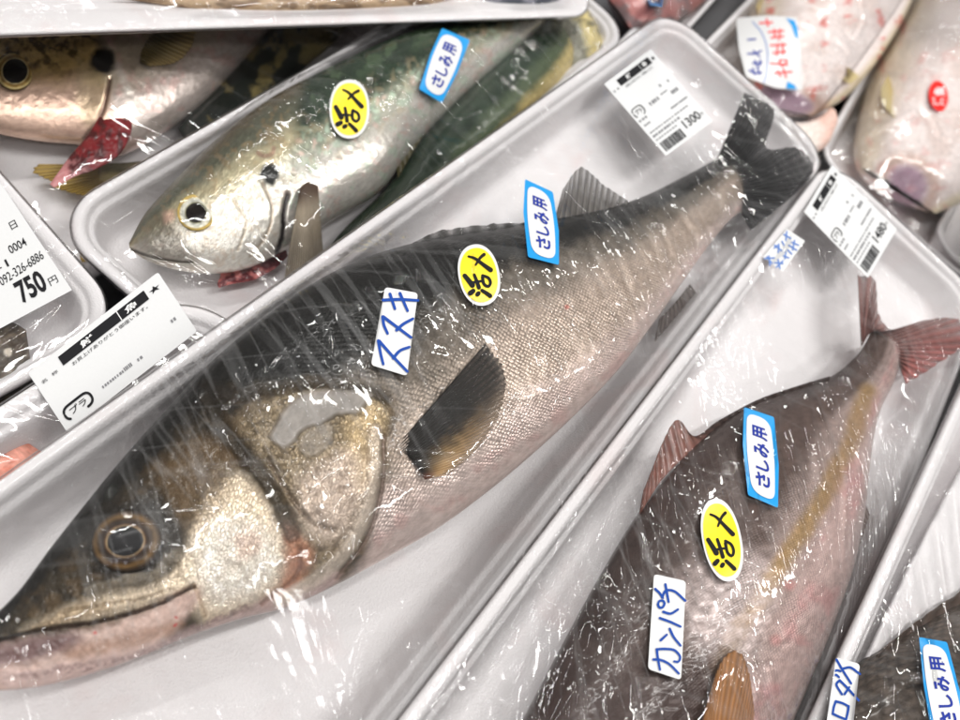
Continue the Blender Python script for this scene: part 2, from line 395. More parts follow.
FILMS = {}
def film(r, label, mat, fishes, ridges=(), cell=.0025, along=.35, lift=.0016, R=.030, amp=.0007):
    """stretch wrap: a taut membrane from rim to rim, held up by what lies in the tray"""
    nx, ny = int(r.L / cell) + 3, int(r.W / cell) + 3
    X = np.linspace(-r.L / 2, r.L / 2, nx); Y = np.linspace(-r.W / 2, r.W / 2, ny)
    ob = np.full((nx, ny), r.rim - .02)
    for P in fishes:
        q = P[:, :2] - r.c; a = q @ r.u; b = q @ r.n
        i = np.rint((a + r.L / 2) / (r.L) * (nx - 1)).astype(int); j = np.rint((b + r.W / 2) / r.W * (ny - 1)).astype(int)
        k = (i > 1) & (i < nx - 2) & (j > 1) & (j < ny - 2)
        np.maximum.at(ob, (i[k], j[k]), P[k, 2] + lift)
    o2 = ob.copy()                       # close pin-holes
    for di in (-1, 0, 1):
        for dj in (-1, 0, 1): o2 = np.maximum(o2, np.roll(np.roll(ob, di, 0), dj, 1) - .0003 * (abs(di) + abs(dj)))
    ob = o2
    XX, YY = np.meshgrid(X, Y, indexing='ij')
    qx = np.maximum(np.abs(XX) - (r.L / 2 - R), 0); qy = np.maximum(np.abs(YY) - (r.W / 2 - R), 0)
    edge = np.minimum(np.minimum(r.L / 2 - np.abs(XX), r.W / 2 - np.abs(YY)), np.where((qx > 0) & (qy > 0), R - np.hypot(qx, qy), 9))
    fixed = edge < .006
    H = np.maximum(np.full((nx, ny), r.rim + .0006), ob); H[fixed] = r.rim + .0006
    for it in range(900):
        A = along / 2 * (np.roll(H, 1, 0) + np.roll(H, -1, 0)) + (1 - along) / 2 * (np.roll(H, 1, 1) + np.roll(H, -1, 1))
        H = np.where(fixed, H, np.maximum(A, ob))
    def sample(xy):
        q = xy - r.c; a = np.clip((q @ r.u + r.L / 2) / r.L * (nx - 1), 0, nx - 1.001); b = np.clip((q @ r.n + r.W / 2) / r.W * (ny - 1), 0, ny - 1.001)
        i = a.astype(int); j = b.astype(int); fa = a - i; fb = b - j
        return (H[i, j] * (1 - fa) + H[i + 1, j] * fa) * (1 - fb) + (H[i, j + 1] * (1 - fa) + H[i + 1, j + 1] * fa) * fb
    # sheet: rows across the tray, each as long as the rounded outline allows; then a hem folded over the rim
    d0 = .0012; hx, hy, q_ = r.L / 2 - d0, r.W / 2 - d0, R - d0
    na, nb = int(min(420, max(120, r.L / .0013))), int(min(200, max(80, r.W / .0013)))
    bb = hy * np.sin(np.linspace(-1, 1, nb) * math.pi / 2 * .999999) * .35 + hy * np.linspace(-1, 1, nb) * .65
    ex = np.where(np.abs(bb) > hy - q_, hx - q_ + np.sqrt(np.clip(q_ ** 2 - (np.abs(bb) - (hy - q_)) ** 2, 0, None)), hx)
    aa = np.linspace(-1, 1, na)
    lc = np.stack([(ex[:, None] * aa[None]).ravel(), np.repeat(bb, na)], 1)
    wd = toworld(r, lc); V = np.c_[wd, sample(wd)]
    qx = np.maximum(np.abs(lc[:, 0]) - (hx - q_), 0); qy = np.maximum(np.abs(lc[:, 1]) - (hy - q_), 0)
    ed = np.minimum(np.minimum(hx - np.abs(lc[:, 0]), hy - np.abs(lc[:, 1])), np.where((qx > 0) & (qy > 0), q_ - np.hypot(qx, qy), 9))
    ins = sstep(.002, .012, ed)
    V[:, 2] += ins * amp * (fbm(lc[:, 0] * 70, lc[:, 1] * 14 + 5) * 1.0 + .5 * fbm(lc[:, 0] * 190 + 9, lc[:, 1] * 22))
    pp = proj(V)
    for pts, wdt, ht in ridges:
        d, _ = dline(pp[:, 0], pp[:, 1], cr(pts, 20)); V[:, 2] += ins * ht * np.exp(-(d / wdt) ** 2)
    idx = np.arange(nb * na).reshape(nb, na)
    Q = np.stack([idx[:-1, :-1], idx[:-1, 1:], idx[1:, 1:], idx[1:, :-1]], -1).reshape(-1, 4)
    loop = np.concatenate([idx[0, :-1], idx[:-1, -1], idx[-1, :0:-1], idx[:0:-1, 0]])
    lp = lc[loop]; cc = np.clip(lp, [-(hx - q_), -(hy - q_)], [hx - q_, hy - q_]); nn = lp - cc; nn /= np.linalg.norm(nn, axis=1)[:, None] + 1e-9
    prev = loop; Vs, Ls, Qs, off = [V], [lc], [Q], len(V); m = len(loop)
    for dd, z in ((.0014, -.0001), (.0022, -.0018), (.0021, -.0036), (.0, -.0048), (-.0050, -.014)):
        dd *= r.ks if dd < 0 else 1
        p = lp + nn * dd; cur = np.arange(m) + off
        Vs.append(np.c_[toworld(r, p), np.full(m, r.rim + z * r.kz)]); Ls.append(p)
        Qs.append(np.stack([prev, cur, np.roll(cur, -1), np.roll(prev, -1)], 1)); prev = cur; off += m
    V = np.vstack(Vs); lc = np.vstack(Ls); Q = np.vstack(Qs)
    me = quadmesh('plastic_wrap', V, Q); setuv(me, lc)
    E = np.zeros((len(V), 3)); E[:len(ed), 0] = np.exp(-((ed - .006) / .008).clip(0, 9)); setcol(me, 'Edge', E)
    o = link('plastic_wrap', me, mat); tag(o, label, 'plastic wrap', 'clear plastic wraps over the trays')
    return sample

# ------------------------------------------------------------------ fish
LOW = [0.0]          # height of the layer being filled: the side trays lie lower than the three front ones
def fish_body(name, st, zmid, ratio, paint, mat, parent=None, nS=420, nT=170, taper=None, vconst=None, power=1.0):
    """st: stations (dorsal pixel, ventral pixel) from snout to tail; a closed solid, oval in section"""
    zmid = zmid + LOW[0]
    D = np.array([s[0] for s in st], float); Vn = np.array([s[1] for s in st], float)
    q = cr(np.hstack([(D + Vn) / 2, D, Vn]), nS)
    d = at(q[:, 2:4], zmid)[:, :2]; v = at(q[:, 4:6], zmid)[:, :2]
    c = (d + v) / 2; h = np.linalg.norm(d - v, axis=1) / 2
    S = np.linspace(0, 1, nS)
    tp = np.interp(S, *taper) if taper else np.ones(nS)
    k = max(3, nS // 40); ker = np.ones(2 * k + 1) / (2 * k + 1)
    th = np.convolve(np.pad(h * ratio * tp, k, 'edge'), ker, 'valid')
    end = np.sqrt(np.clip(S / .04, 0, 1)) * np.sqrt(np.clip((1 - S) / .015, 0.0, 1) * .85 + .15)
    th = th * np.clip(end, .12, 1)
    nb = nT // 4
    ph = np.r_[np.linspace(0, math.pi, nT), math.pi + np.linspace(0, math.pi, nb)[1:-1]]
    nr = len(ph)
    cs = np.cos(ph)[None, :, None]; P = c[:, None] + (d - c)[:, None] * cs
    sn = np.sign(np.sin(ph)) * np.abs(np.sin(ph)) ** power
    Z = zmid + th[:, None] * sn[None, :]
    V = np.dstack([P, Z[:, :, None]]).reshape(-1, 3)
    T = np.repeat(((1 - np.cos(ph)) / 2)[None], nS, 0).ravel(); SS = np.repeat(S, nr)
    up = np.repeat((np.sin(ph) > -1e-6)[None], nS, 0).ravel()
    px = proj(V)
    col, msk, disp = paint(px[:, 0], px[:, 1], T, SS)
    V[:, 2] += np.where(up, disp * np.sin(np.tile(ph, nS)).clip(0, 1) ** .5, 0)
    me = gridmesh(name, V, nS, nr, wrap=True)
    setcol(me, 'Col', col); setcol(me, 'Msk', msk)
    L = np.r_[0, np.cumsum(np.linalg.norm(np.diff(c, axis=0), axis=1))]
    vc = vconst or h.max() * .9
    setuv(me, np.stack([np.repeat(L, nr), np.tile(ph, nS) * vc * (.35 + .65 * np.repeat(h / h.max(), nr))], 1))
    o = link(name, me, mat, parent)
    o['_'] = 0; del o['_']
    return o, V[up]
def fin(name, base, tip, zb, zt, colf, parent, mat=None, ni=90, nj=26, ridge=.0005, nrays=22, rag=.05, arch=.0, thick=.0008, clear=.35):
    """a fin: rays run from the base line to the tip line (pixels), a thin solid"""
    zb, zt = zb + LOW[0], zt + LOW[0]
    B = cr(base, ni); Tp = cr(tip, ni); s = np.linspace(0, 1, ni)
    t = np.linspace(0, 1, nj)
    jag = 1 - rag * (np.abs(np.sin(s * nrays * math.pi)) * .25 + fbm(s * 7, s * 0 + 3) * 1.0 + .5 * fbm(s * 40, s * 0 + 7))
    tt = t[None] * jag[:, None]
    Pp = B[:, None] * (1 - tt[..., None]) + Tp[:, None] * tt[..., None]
    z = (zb + (zt - zb) * tt) + arch * np.sin(tt * math.pi)
    z = z + ridge * np.cos(s * nrays * 2 * math.pi)[:, None] * (1 - .3 * tt)
    pf = Pp.reshape(-1, 2); zf = z.ravel(); Vt = at(pf, zf)
    col = colf(pf[:, 0], pf[:, 1], np.repeat(s, nj), np.tile(t, ni)) * (1 - .28 * (.5 - .5 * np.cos(np.repeat(s, nj) * nrays * 2 * math.pi)))[:, None]
    Vb = Vt.copy(); Vb[:, 2] -= thick
    # closed sheet: go up the top, back along the bottom
    idx = np.arange(ni * nj).reshape(ni, nj)
    ring = np.concatenate([Vt.reshape(ni, nj, 3), Vb.reshape(ni, nj, 3)[:, ::-1]], 1)
    cr_ = np.concatenate([col.reshape(ni, nj, 3), col.reshape(ni, nj, 3)[:, ::-1]], 1)
    me = gridmesh(name, ring.reshape(-1, 3), ni, 2 * nj, wrap=True); ray_ = (.5 + .5 * np.cos(s * nrays * 2 * math.pi))[:, None]
    al = 1 - clear * sstep(.15, 1, t)[None] * (1 - .6 * ray_); setcol(me, 'Col', cr_.reshape(-1, 3), np.concatenate([al, al[:, ::-1]], 1).ravel())
    link(name, me, mat or FIN, parent)
    return Vt
def eye(c, rx, ry, z, bulge, rings, parent, tilt=(0, 0), pupil=(0, 0), rot=0.0):
    """domed eye; rings: (radius, colour) stops"""
    z = z + LOW[0]
    nr, na = 40, 72; k = np.linspace(0, 1, nr); a = np.linspace(0, 2 * math.pi, na, endpoint=False)
    K, A = np.meshgrid(k, a, indexing='ij')
    ox = rx * K * np.cos(A); oy = ry * K * np.sin(A)
    x = c[0] + ox * math.cos(rot) - oy * math.sin(rot); y = c[1] + ox * math.sin(rot) + oy * math.cos(rot)
    zz = z + bulge * np.sqrt(np.clip(1 - K ** 2, 0, 1)) + tilt[0] * ox / rx + tilt[1] * oy / ry - .002 * (K > .98)
    V = at(np.stack([x.ravel(), y.ravel()], 1), zz.ravel())
    kr = np.hypot(ox / rx - pupil[0], oy / ry - pupil[1]).ravel()
    st = np.array([r[0] for r in rings]); cc = np.array([r[1] for r in rings])
    col = np.stack([np.interp(kr, st, cc[:, i]) for i in range(3)], 1) * (.3 + 1.4 * fbm(np.cos(A).ravel() * 5 * K.ravel() + 9, np.sin(A).ravel() * 5 * K.ravel() + K.ravel() * 3))[:, None]
    me = gridmesh('eye', V, nr, na, wrap=True); setcol(me, 'Col', col); link('eye', me, EYE, parent); return V
def lump(name, st, zmid, ratio, colf, parent, mat=None, nS=90, nT=40):
    def paint(x, y, T, S):
        c = colf(x, y, T, S); return c, np.zeros((len(x), 3)), (fbm(x / 4, y / 4) - .5) * .0016
    return fish_body(name, st, zmid, ratio, paint, mat or FLESH, parent, nS, nT)
def fish_root(name, label, cat, px, z, group=None):
    e = bpy.data.objects.new(name, None); COL.objects.link(e); e.empty_display_size = .02
    e.location = Vector((0, 0, 0)); tag(e, label, cat, group); return e
# ------------------------------------------------------------------ trays, placed
tA = rect((0, 478), (600, 57), (592, 470), (-130, 760), (712, 46), .045)
tB = rect((400, 720), (812, 182), (955, 385), (380, 930), (902, 222), .055)
tC = rect((826, 690), (915, 495), -.20, (700, 1000), (1100, 150), .068)
tD = rect((945, 215), (1010, 100), -.18, (948, 250), (1100, -60), -.042)
tE = rect((834, 125), (908, -5), -.20, (905, 228), (1010, -170), -.044)
tF = rect((692, 55), (752, -5), (842, 90), (780, 205), (860, -150), -.040)
tG = rect((600, 60), (690, -30), (672, 48), (600, 80), (760, -120), -.048)
tH = rect((105, 182), (320, 60), (318, 292), (100, 268), (617, 20), -.018)
tI = rect((80, 285), (330, 112), (0, -50), (-150, 150), (385, 10), -.049)
tJ = rect((0, 33), (555, 16), .16, (-160, 20), (592, 0), .018, (1.75, .62))
tK = rect((-60, 103), (112, 298), -.20, (-220, -60), (135, 320), -.017)
tL = rect((0, 404), (175, 291), -.105, (-380, 680), (226, 318), .013)
for r, lab in ((tA, 'long white foam tray under the big sea bass, largest in the middle'),
               (tB, 'long white foam tray under the brown amberjack, price label at its far corner'),
               (tC, 'white foam tray with ridged inner wall under the dark scaly bream at bottom right'),
               (tD, 'white foam tray whose rounded rim just enters at the right edge of the photo'),
               (tE, 'white foam tray holding the pale fish with the round red sticker'),
               (tF, 'white foam tray under the pale fish with the crumpled blue and red sticker'),
               (tG, 'white foam tray far at the top under the reddish fish with a scrap of blue'),
               (tH, 'white foam tray with double rim under the green-backed horse mackerel'),
               (tI, 'white foam tray at upper left under the fish with the torn red gill'),
               (tJ, 'white foam tray lying across the top edge over the other trays'),
               (tK, 'white foam tray at the left edge under the 750 yen label'),
               (tL, 'white foam tray under the label with the long black bar and the star')):
    r.obj = tray(r, lab)

def zat(V, p):
    q = proj(V); i = np.argsort((q[:, 0] - p[0]) ** 2 + (q[:, 1] - p[1]) ** 2)[:5]
    return float(V[i, 2].max()) - LOW[0]

# ------------------------------------------------------------------ the sea bass in the middle
BASS = [((-34, 650), (-36, 664)), ((-16, 626), (-22, 688)), ((18, 592), (30, 688)), ((50, 549), (90, 674)), ((84, 506), (140, 657)), ((120, 462), (190, 636)),
        ((160, 417), (240, 619)), ((208, 366), (290, 606)), ((256, 325), (340, 583)), ((303, 291), (395, 553)), ((350, 266), (440, 527)), ((400, 249), (490, 490)),
        ((450, 238), (535, 452)), ((500, 230), (578, 412)), ((550, 221), (618, 370)), ((600, 211), (652, 325)), ((645, 196), (684, 280)), ((685, 176), (707, 248)),
        ((715, 160), (730, 220)), ((738, 150), (748, 208))]
def paint_bass(x, y, T, S):
    n1 = fbm(x / 26, y / 26) - .5; n2 = fbm(x / 7 + 40, y / 7) - .5; n3 = fbm(x / 60 + 9, y / 60) - .5
    wx = x + 9 * n1 + 5 * n2; wy = y + 9 * (fbm(x / 26 + 70, y / 26) - .5) + 5 * (fbm(x / 7 + 90, y / 7) - .5)
    t = T + .10 * n1 + .06 * n2
    back = sstep(.55, .7, S)
    e0 = .33 - .15 * back; e1 = .54 - .20 * back
    col = np.tile(lin(20, 20, 17), (len(x), 1)) * (1 + 1.0 * n1)[:, None]
    col = mix(col, lin(98, 90, 81), sstep(e0, e1, t))
    col = mix(col, lin(176, 160, 147), sstep(e1, e1 + .22, t) * (.75 + .25 * back))
    col = mix(col, lin(210, 192, 184), sstep(.74, .92, t))
    col = mix(col, lin(196, 120, 118), sstep(.86, .93, t) * (1 - sstep(.95, 1, t)) * sstep(.45, .7, fbm(x / 20 + 5, y / 20)) * sstep(.4, .5, S) * .22)
    col = mix(col, lin(160, 60, 52), (1 - sstep(1.5, 4, np.hypot(wx - 566, wy - 308))) * .7)
    sc = np.ones(len(x)); ck = np.zeros(len(x)); si = .22 + .36 * sstep(.3, .7, t); disp = n2 * .0006
    # ---- head
    hd = area(wx, wy, [(-90, 720), (-90, 560), (60, 500), (150, 400), (205, 350), (238, 384), (300, 379), (386, 393), (391, 440), (376, 520), (342, 592), (250, 670)], 9)
    sc = sc * (1 - hd)
    hcol = np.tile(lin(54, 45, 31), (len(x), 1)) * (1 + 1.1 * n1 + .8 * n2)[:, None]
    hcol = mix(hcol, lin(90, 72, 48), sstep(.45, .7, fbm(x / 18 + 3, y / 12 + 8)) * .7)
    hcol = mix(hcol, lin(21, 20, 16), 1 - sstep(.10, .34, t))
    cheek = area(wx, wy, [(22, 634), (60, 612), (105, 596), (150, 584), (176, 560), (196, 510), (222, 474), (250, 482), (272, 515), (287, 556), (276, 590), (246, 607), (205, 622), (190, 600), (150, 604), (90, 618), (40, 626)], 11)
    hcol = mix(hcol, lin(222, 205, 180), cheek)
    hcol = mix(hcol, lin(240, 232, 220), area(wx, wy, [(195, 545), (225, 520), (262, 528), (280, 560), (262, 590), (215, 605), (195, 580)], 14) * .8)
    hcol = mix(hcol, lin(92, 72, 46), area(wx, wy, [(150, 470), (200, 440), (235, 455), (225, 490), (200, 520), (180, 540), (175, 510)], 12) * .8)
    hcol = mix(hcol, lin(165, 140, 105), area(wx, wy, [(28, 632), (60, 612), (100, 600), (110, 610), (60, 624)], 5) * .6)
    hcol = mix(hcol, lin(190, 150, 132), area(wx, wy, [(232, 538), (252, 530), (262, 548), (242, 558)], 8) * .5)
    # gill cover behind the cheek
    op = area(wx, wy, [(236, 420), (262, 396), (300, 386), (372, 392), (384, 410), (382, 450), (376, 490), (352, 540), (322, 572), (302, 560), (290, 520), (264, 470)], 13)
    hcol = mix(hcol, lin(132, 117, 94), op * .85)
    hcol = mix(hcol, lin(64, 54, 40), op * sstep(.5, .62, fbm(x / 6 + 2, y / 6 + 2)) * .4)
    hcol = mix(hcol, lin(205, 180, 138), area(wx, wy, [(345, 425), (372, 402), (382, 420), (376, 470), (362, 490), (350, 470)], 10) * .6)
    hcol = mix(hcol, lin(214, 196, 182), area(wx, wy, [(300, 480), (352, 452), (368, 490), (350, 530), (322, 545), (300, 515)], 16) * .6)
    red = area(wx, wy, [(284, 522), (304, 540), (312, 565), (290, 590), (262, 604), (282, 575)], 7)
    hcol = mix(hcol, lin(192, 138, 112), red * .7 * (.5 + fbm(x / 5, y / 5)))
    # jaw
    jaw = area(wx, wy, [(-40, 652), (30, 640), (80, 632), (130, 616), (192, 590), (199, 600), (172, 634), (140, 655), (90, 672), (30, 692), (-40, 690)], 7)
    hcol = mix(hcol, lin(208, 180, 168), jaw)
    hcol = mix(hcol, lin(150, 108, 82), area(wx, wy, [(60, 650), (110, 636), (170, 622), (180, 632), (120, 648), (70, 660)], 6) * .55)
    hcol = mix(hcol, lin(88, 58, 62), area(wx, wy, [(-40, 654), (10, 642), (60, 634), (84, 640), (50, 656), (0, 668), (-40, 676)], 8) * .85)
    hcol = mix(hcol, lin(196, 170, 164), area(wx, wy, [(-40, 672), (40, 668), (110, 654), (180, 634), (250, 606), (300, 585), (340, 570), (330, 590), (240, 625), (140, 664), (40, 692)], 5) * .8)
    dots = stroke(wx, wy, [(20, 676), (90, 664), (150, 650), (190, 632), (245, 608)], 3.4, 2) * sstep(.3, .7, fbm(x / 3, y / 3))
    hcol = mix(hcol, lin(120, 92, 92), dots * .55)
    for c in ((177, 619), (175, 628), (96, 632)): hcol = mix(hcol, lin(180, 30, 30), (1 - sstep(1, 2.6, np.hypot(wx - c[0], wy - c[1]))) * .8)
    col = mix(col, hcol, hd)
    disp = disp + hd * cheek * .0016 + op * hd * .0010 * (1 + n2) + hd * (fbm(x / 7 + 31, y / 7) - .5) * .0008 + op * hd * (fbm(x / 6, y / 6 + 20) - .5) * .0016
    # folds and edges
    def groove(pts, wd, c, dep, amt=.9):
        nonlocal col, disp
        g = stroke(x + 2 * n2, y + 2 * n2, pts, wd); col = mix(col, c, g * amt); disp = disp - g * dep
    groove([(206, 398), (232, 440), (258, 470), (278, 500), (292, 535)], 6.5, lin(44, 37, 26), .0016, .75 + .5 * n1)
    groove([(268, 460), (292, 500), (312, 522), (335, 530)], 2.2, lin(92, 76, 60), .0010, .7)
    groove([(206, 384), (236, 396), (270, 390), (320, 384), (372, 392), (386, 398)], 6.5, lin(36, 29, 20), .0008, .7 + .5 * n1)
    groove([(-36, 654), (0, 640), (40, 630), (100, 621), (150, 607), (194, 587)], 1.8, lin(62, 44, 36), .0022, .9)
    groove([(194, 586), (200, 600), (204, 616)], 2.0, lin(160, 130, 96), .0006, .35)
    groove([(300, 550), (296, 575), (262, 604)], 2, lin(120, 86, 74), .001, .6)
    groove([(60, 612), (110, 604), (140, 600), (170, 590)], 1.5, lin(120, 104, 84), .0006, .4)
    lip = stroke(x, y, [(374, 432), (372, 486), (356, 535), (326, 572), (280, 602)], 6.5); col = mix(col, lin(208, 194, 178), lip * .65); disp += lip * .0016
    groove([(384, 436), (382, 490), (366, 540), (336, 578)], 1.6, lin(120, 100, 90), .0016, .7)
    glare = area(x + 2 * n2, y + 2 * n2, [(269, 437), (283, 412), (297, 398), (314, 391), (340, 391), (366, 392), (371, 397), (357, 412), (338, 415), (324, 423), (304, 430), (288, 446), (276, 444)], 3.5)  # grey glare of the wrap, painted into the gill cover's colour
    glare2 = area(x + 3 * n2, y + 3 * n2, [(304, 432), (330, 424), (332, 440), (318, 456), (300, 452)], 2.5) * .45
    glare_all = np.maximum(glare, glare2)
    col = mix(col, lin(142, 136, 130)[None] * (.8 + .45 * fbm(x / 9, y / 9))[:, None], glare_all * .92); disp = disp * (1 - glare_all) - glare_all * .0006
    # dark surround of the eye
    dk = 1 - sstep(.92, 1.25, np.hypot((x - 134) / 47, (y - 541) / 40) + .12 * n1)
    col = mix(col, lin(30, 26, 20), dk * .9)
    lt = stroke(wx, wy, [(88, 590), (120, 582), (152, 574), (176, 552)], 4); col = mix(col, lin(150, 138, 120), lt * .4)
    ck = hd * np.clip(cheek + .22 * op + .35 * (t > .25), 0, 1) * (1 - glare_all) * (1 - jaw * .8)
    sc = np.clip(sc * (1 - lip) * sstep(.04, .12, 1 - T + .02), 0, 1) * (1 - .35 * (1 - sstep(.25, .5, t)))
    si = np.clip(si * (1 - hd) + hd * (.14 + .50 * cheek + .42 * op) * (1 - jaw * .7), 0, .75) * (1 - glare_all)
    return col, np.stack([sc, ck, si], 1), disp
SKIN = fish_mat('bass_skin', .0016, .0015, .25, .5, .45)
bass = fish_root('sea_bass', 'big silver sea bass with dark back and huge eye in the middle tray', 'fish', None, 0, 'whole fish packed in trays')
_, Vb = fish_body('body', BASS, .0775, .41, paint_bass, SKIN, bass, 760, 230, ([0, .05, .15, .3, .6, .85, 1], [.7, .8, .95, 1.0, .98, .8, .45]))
PB = [Vb]
DK = lin(34, 32, 29); 
def c_pect(x, y, s, t):
    c = np.tile(lin(24, 20, 16), (len(x), 1)); c = mix(c, lin(184, 150, 104), sstep(.30, .85, s + .12 * (t - .5) + .25 * (fbm(x / 6, y / 6) - .5)) * sstep(.0, .5, t))
    c = mix(c, lin(128, 112, 98), sstep(.55, 1, t) * sstep(.2, .6, s) * .8); return mix(c, lin(150, 80, 50), sstep(.8, 1, s) * (1 - sstep(.1, .5, t)) * .6)
PB.append(fin('pectoral_fin', [(397, 446), (410, 458), (420, 470), (425, 479)], [(490, 338), (510, 366), (510, 398), (498, 424), (474, 454), (450, 474)], zat(Vb, (410, 460)) + .001, zat(Vb, (480, 400)) + .0018, c_pect, bass, nrays=24, arch=.0035, rag=.07, clear=.65))
PB.append(fin('pelvic_fin', [(470, 502), (480, 494), (490, 486)], [(545, 432), (547, 436), (546, 442)], .064, .062, lambda x, y, s, t: mix(np.tile(lin(190, 160, 150), (len(x), 1)), lin(120, 100, 95), s), bass, nrays=6))
def c_dors(x, y, s, t): return np.tile(lin(52, 50, 46), (len(x), 1)) * (.6 + .9 * fbm(x / 9, y / 9))[:, None]
zd = .079
PB.append(fin('spiny_dorsal_fin', [(392, 258), (430, 247), (470, 240), (520, 232), (548, 228)], [(400, 250), (436, 228), (470, 222), (505, 221), (540, 222)], zd, zd + .004, c_dors, bass, nrays=9, rag=.25, clear=.6))
PB.append(fin('soft_dorsal_fin', [(553, 226), (575, 224), (600, 219), (628, 212)], [(564, 186), (582, 163), (606, 184), (634, 204)], zd, zd + .003, lambda x, y, s, t: np.tile(lin(104, 100, 96), (len(x), 1)) * (.5 + 1.0 * fbm(x / 5, y / 12))[:, None], bass, nrays=13, rag=.08, clear=.7, ridge=.0009))
PB.append(fin('anal_fin', [(660, 318), (674, 304), (690, 284)], [(655, 342), (676, 330), (703, 302)], .066, .062, lambda x, y, s, t: np.tile(lin(96, 86, 82), (len(x), 1)), bass, nrays=9))
def c_tail(x, y, s, t): return np.tile(lin(24, 24, 25), (len(x), 1)) * (.4 + 1.4 * fbm(x / 7, y / 7))[:, None]
PB.append(fin('tail_fin', [(718, 158), (728, 166), (738, 178), (744, 192), (742, 214)], [(746, 90), (776, 108), (768, 146), (800, 146), (817, 166), (803, 188), (752, 231)], .081, .083, c_tail, bass, nrays=26, rag=.05, ridge=.0011, arch=.003, ni=160))
PB.append(eye((131, 541), 40, 33, zat(Vb, (131, 541)) - .0016, .0056, [(0, (.003, .003, .004)), (.455, (.003, .003, .004)), (.47, lin(176, 150, 112)), (.495, lin(86, 58, 32)), (.55, lin(38, 25, 15)), (.66, lin(56, 40, 24)), (.76, lin(104, 80, 48)), (.85, lin(62, 47, 31)), (.93, lin(28, 22, 16)), (2, lin(16, 13, 10))], bass, pupil=(-.14, -.03), rot=-.2))

# ------------------------------------------------------------------ the amberjack
JACK = [((430, 905), (545, 960)), ((455, 850), (640, 930)), ((480, 800), (710, 860)), ((505, 755), (760, 790)), ((532, 705), (790, 715)), ((562, 648), (812, 664)), ((600, 578), (832, 614)), ((640, 512), (848, 570)),
        ((685, 455), (860, 520)), ((735, 413), (866, 478)), ((785, 392), (872, 440)), ((828, 378), (880, 410)), ((856, 356), (892, 386)), ((868, 338), (900, 364)), ((874, 322), (902, 346))]
def paint_jack(x, y, T, S):
    n1 = fbm(x / 26 + 11, y / 26) - .5; n2 = fbm(x / 7 + 4, y / 7 + 50) - .5
    t = T + .10 * n1 + .05 * n2
    col = np.tile(lin(62, 50, 46), (len(x), 1)) * (1 + .8 * n1)[:, None]
    col = mix(col, lin(92, 76, 70), sstep(.1, .3, t) * .7)
    col = mix(col, lin(150, 132, 126), sstep(.40, .56, t))
    col = mix(col, lin(196, 172, 166), sstep(.58, .74, t))
    col = mix(col, lin(206, 188, 184), sstep(.85, .98, t))
    col = mix(col, lin(200, 130, 132), sstep(.66, .74, t) * (1 - sstep(.84, .92, t)) * sstep(.48, .75, fbm(x / 22, y / 30 + 8)) * .45)
    st = stroke(x + 6 * n1, y + 6 * n1, [(868, 392), (852, 440), (828, 487), (800, 535), (765, 592), (735, 640), (700, 700)], 9, 6)
    col = mix(col, lin(150, 118, 62), st * (.75 - .35 * sstep(600, 700, y)))
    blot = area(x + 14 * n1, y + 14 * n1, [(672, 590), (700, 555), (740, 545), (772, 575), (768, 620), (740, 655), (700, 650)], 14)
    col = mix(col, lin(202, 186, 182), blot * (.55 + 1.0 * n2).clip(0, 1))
    col = mix(col, lin(66, 50, 46), (1 - sstep(560, 590, y + 10 * n1 - (x - 600) * .3)) * 0)
    hd = sstep(640, 700, y + .25 * (x - 640) + 12 * n1)
    col = mix(col, lin(58, 44, 40), hd * (1 - sstep(.45, .62, t)))
    for c in ((790, 585), (776, 640), (800, 640)): col = mix(col, lin(196, 60, 66), (1 - sstep(2, 9, np.hypot(x - c[0], y - c[1]))) * .25)
    sc = sstep(.36, .5, t) * (1 - .6 * hd) + .25
    si = .18 + .30 * sstep(.5, .75, t)
    return col, np.stack([np.clip(sc, 0, 1), 0 * sc, si], 1), n2 * .0005
jack = fish_root('amberjack', 'brown amberjack with an ochre stripe along its silvery pink flank', 'fish', None, 0, 'whole fish packed in trays')
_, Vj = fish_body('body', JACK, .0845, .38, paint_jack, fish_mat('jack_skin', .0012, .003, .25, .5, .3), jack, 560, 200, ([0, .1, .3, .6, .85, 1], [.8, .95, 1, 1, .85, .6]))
PJ = [Vj]
c_jf = lambda x, y, s, t: mix(np.tile(lin(124, 78, 66), (len(x), 1)), lin(60, 48, 44), sstep(.35, .5, s) * .9) * (.7 + .6 * fbm(x / 6, y / 6))[:, None]
PJ.append(fin('dorsal_fin', [(640, 514), (662, 480), (690, 452), (720, 426), (760, 402), (800, 388), (830, 378)], [(644, 490), (674, 420), (694, 436), (719, 420), (759, 399), (800, 385), (830, 376)], .086, .088, c_jf, jack, nrays=26, rag=.05))
PJ.append(fin('pectoral_fin', [(690, 770), (716, 776), (748, 768)], [(712, 690), (722, 658), (736, 644), (748, 660), (755, 710)], zat(Vj, (715, 740)) + .001, zat(Vj, (738, 660)) + .002, lambda x, y, s, t: mix(np.tile(lin(168, 116, 66), (len(x), 1)), lin(112, 72, 44), s * .6) * (.7 + .6 * fbm(x / 4, y / 22))[:, None], jack, nrays=16, arch=.003, ridge=.0002))
def c_jt(x, y, s, t): return mix(np.tile(lin(126, 86, 80), (len(x), 1)), lin(150, 84, 78), sstep(.5, .8, s) * sstep(.1, .5, t)) * (.65 + .7 * fbm(x / 9, y / 9))[:, None]
PJ.append(fin('tail_fin', [(862, 346), (872, 332), (886, 336), (896, 350), (900, 366)], [(858, 268), (876, 272), (880, 310), (896, 330), (930, 318), (968, 316), (976, 340), (940, 366), (908, 386)], .086, .087, c_jt, jack, nrays=22, rag=.14, ni=160, arch=.004, ridge=.0009, clear=.5))
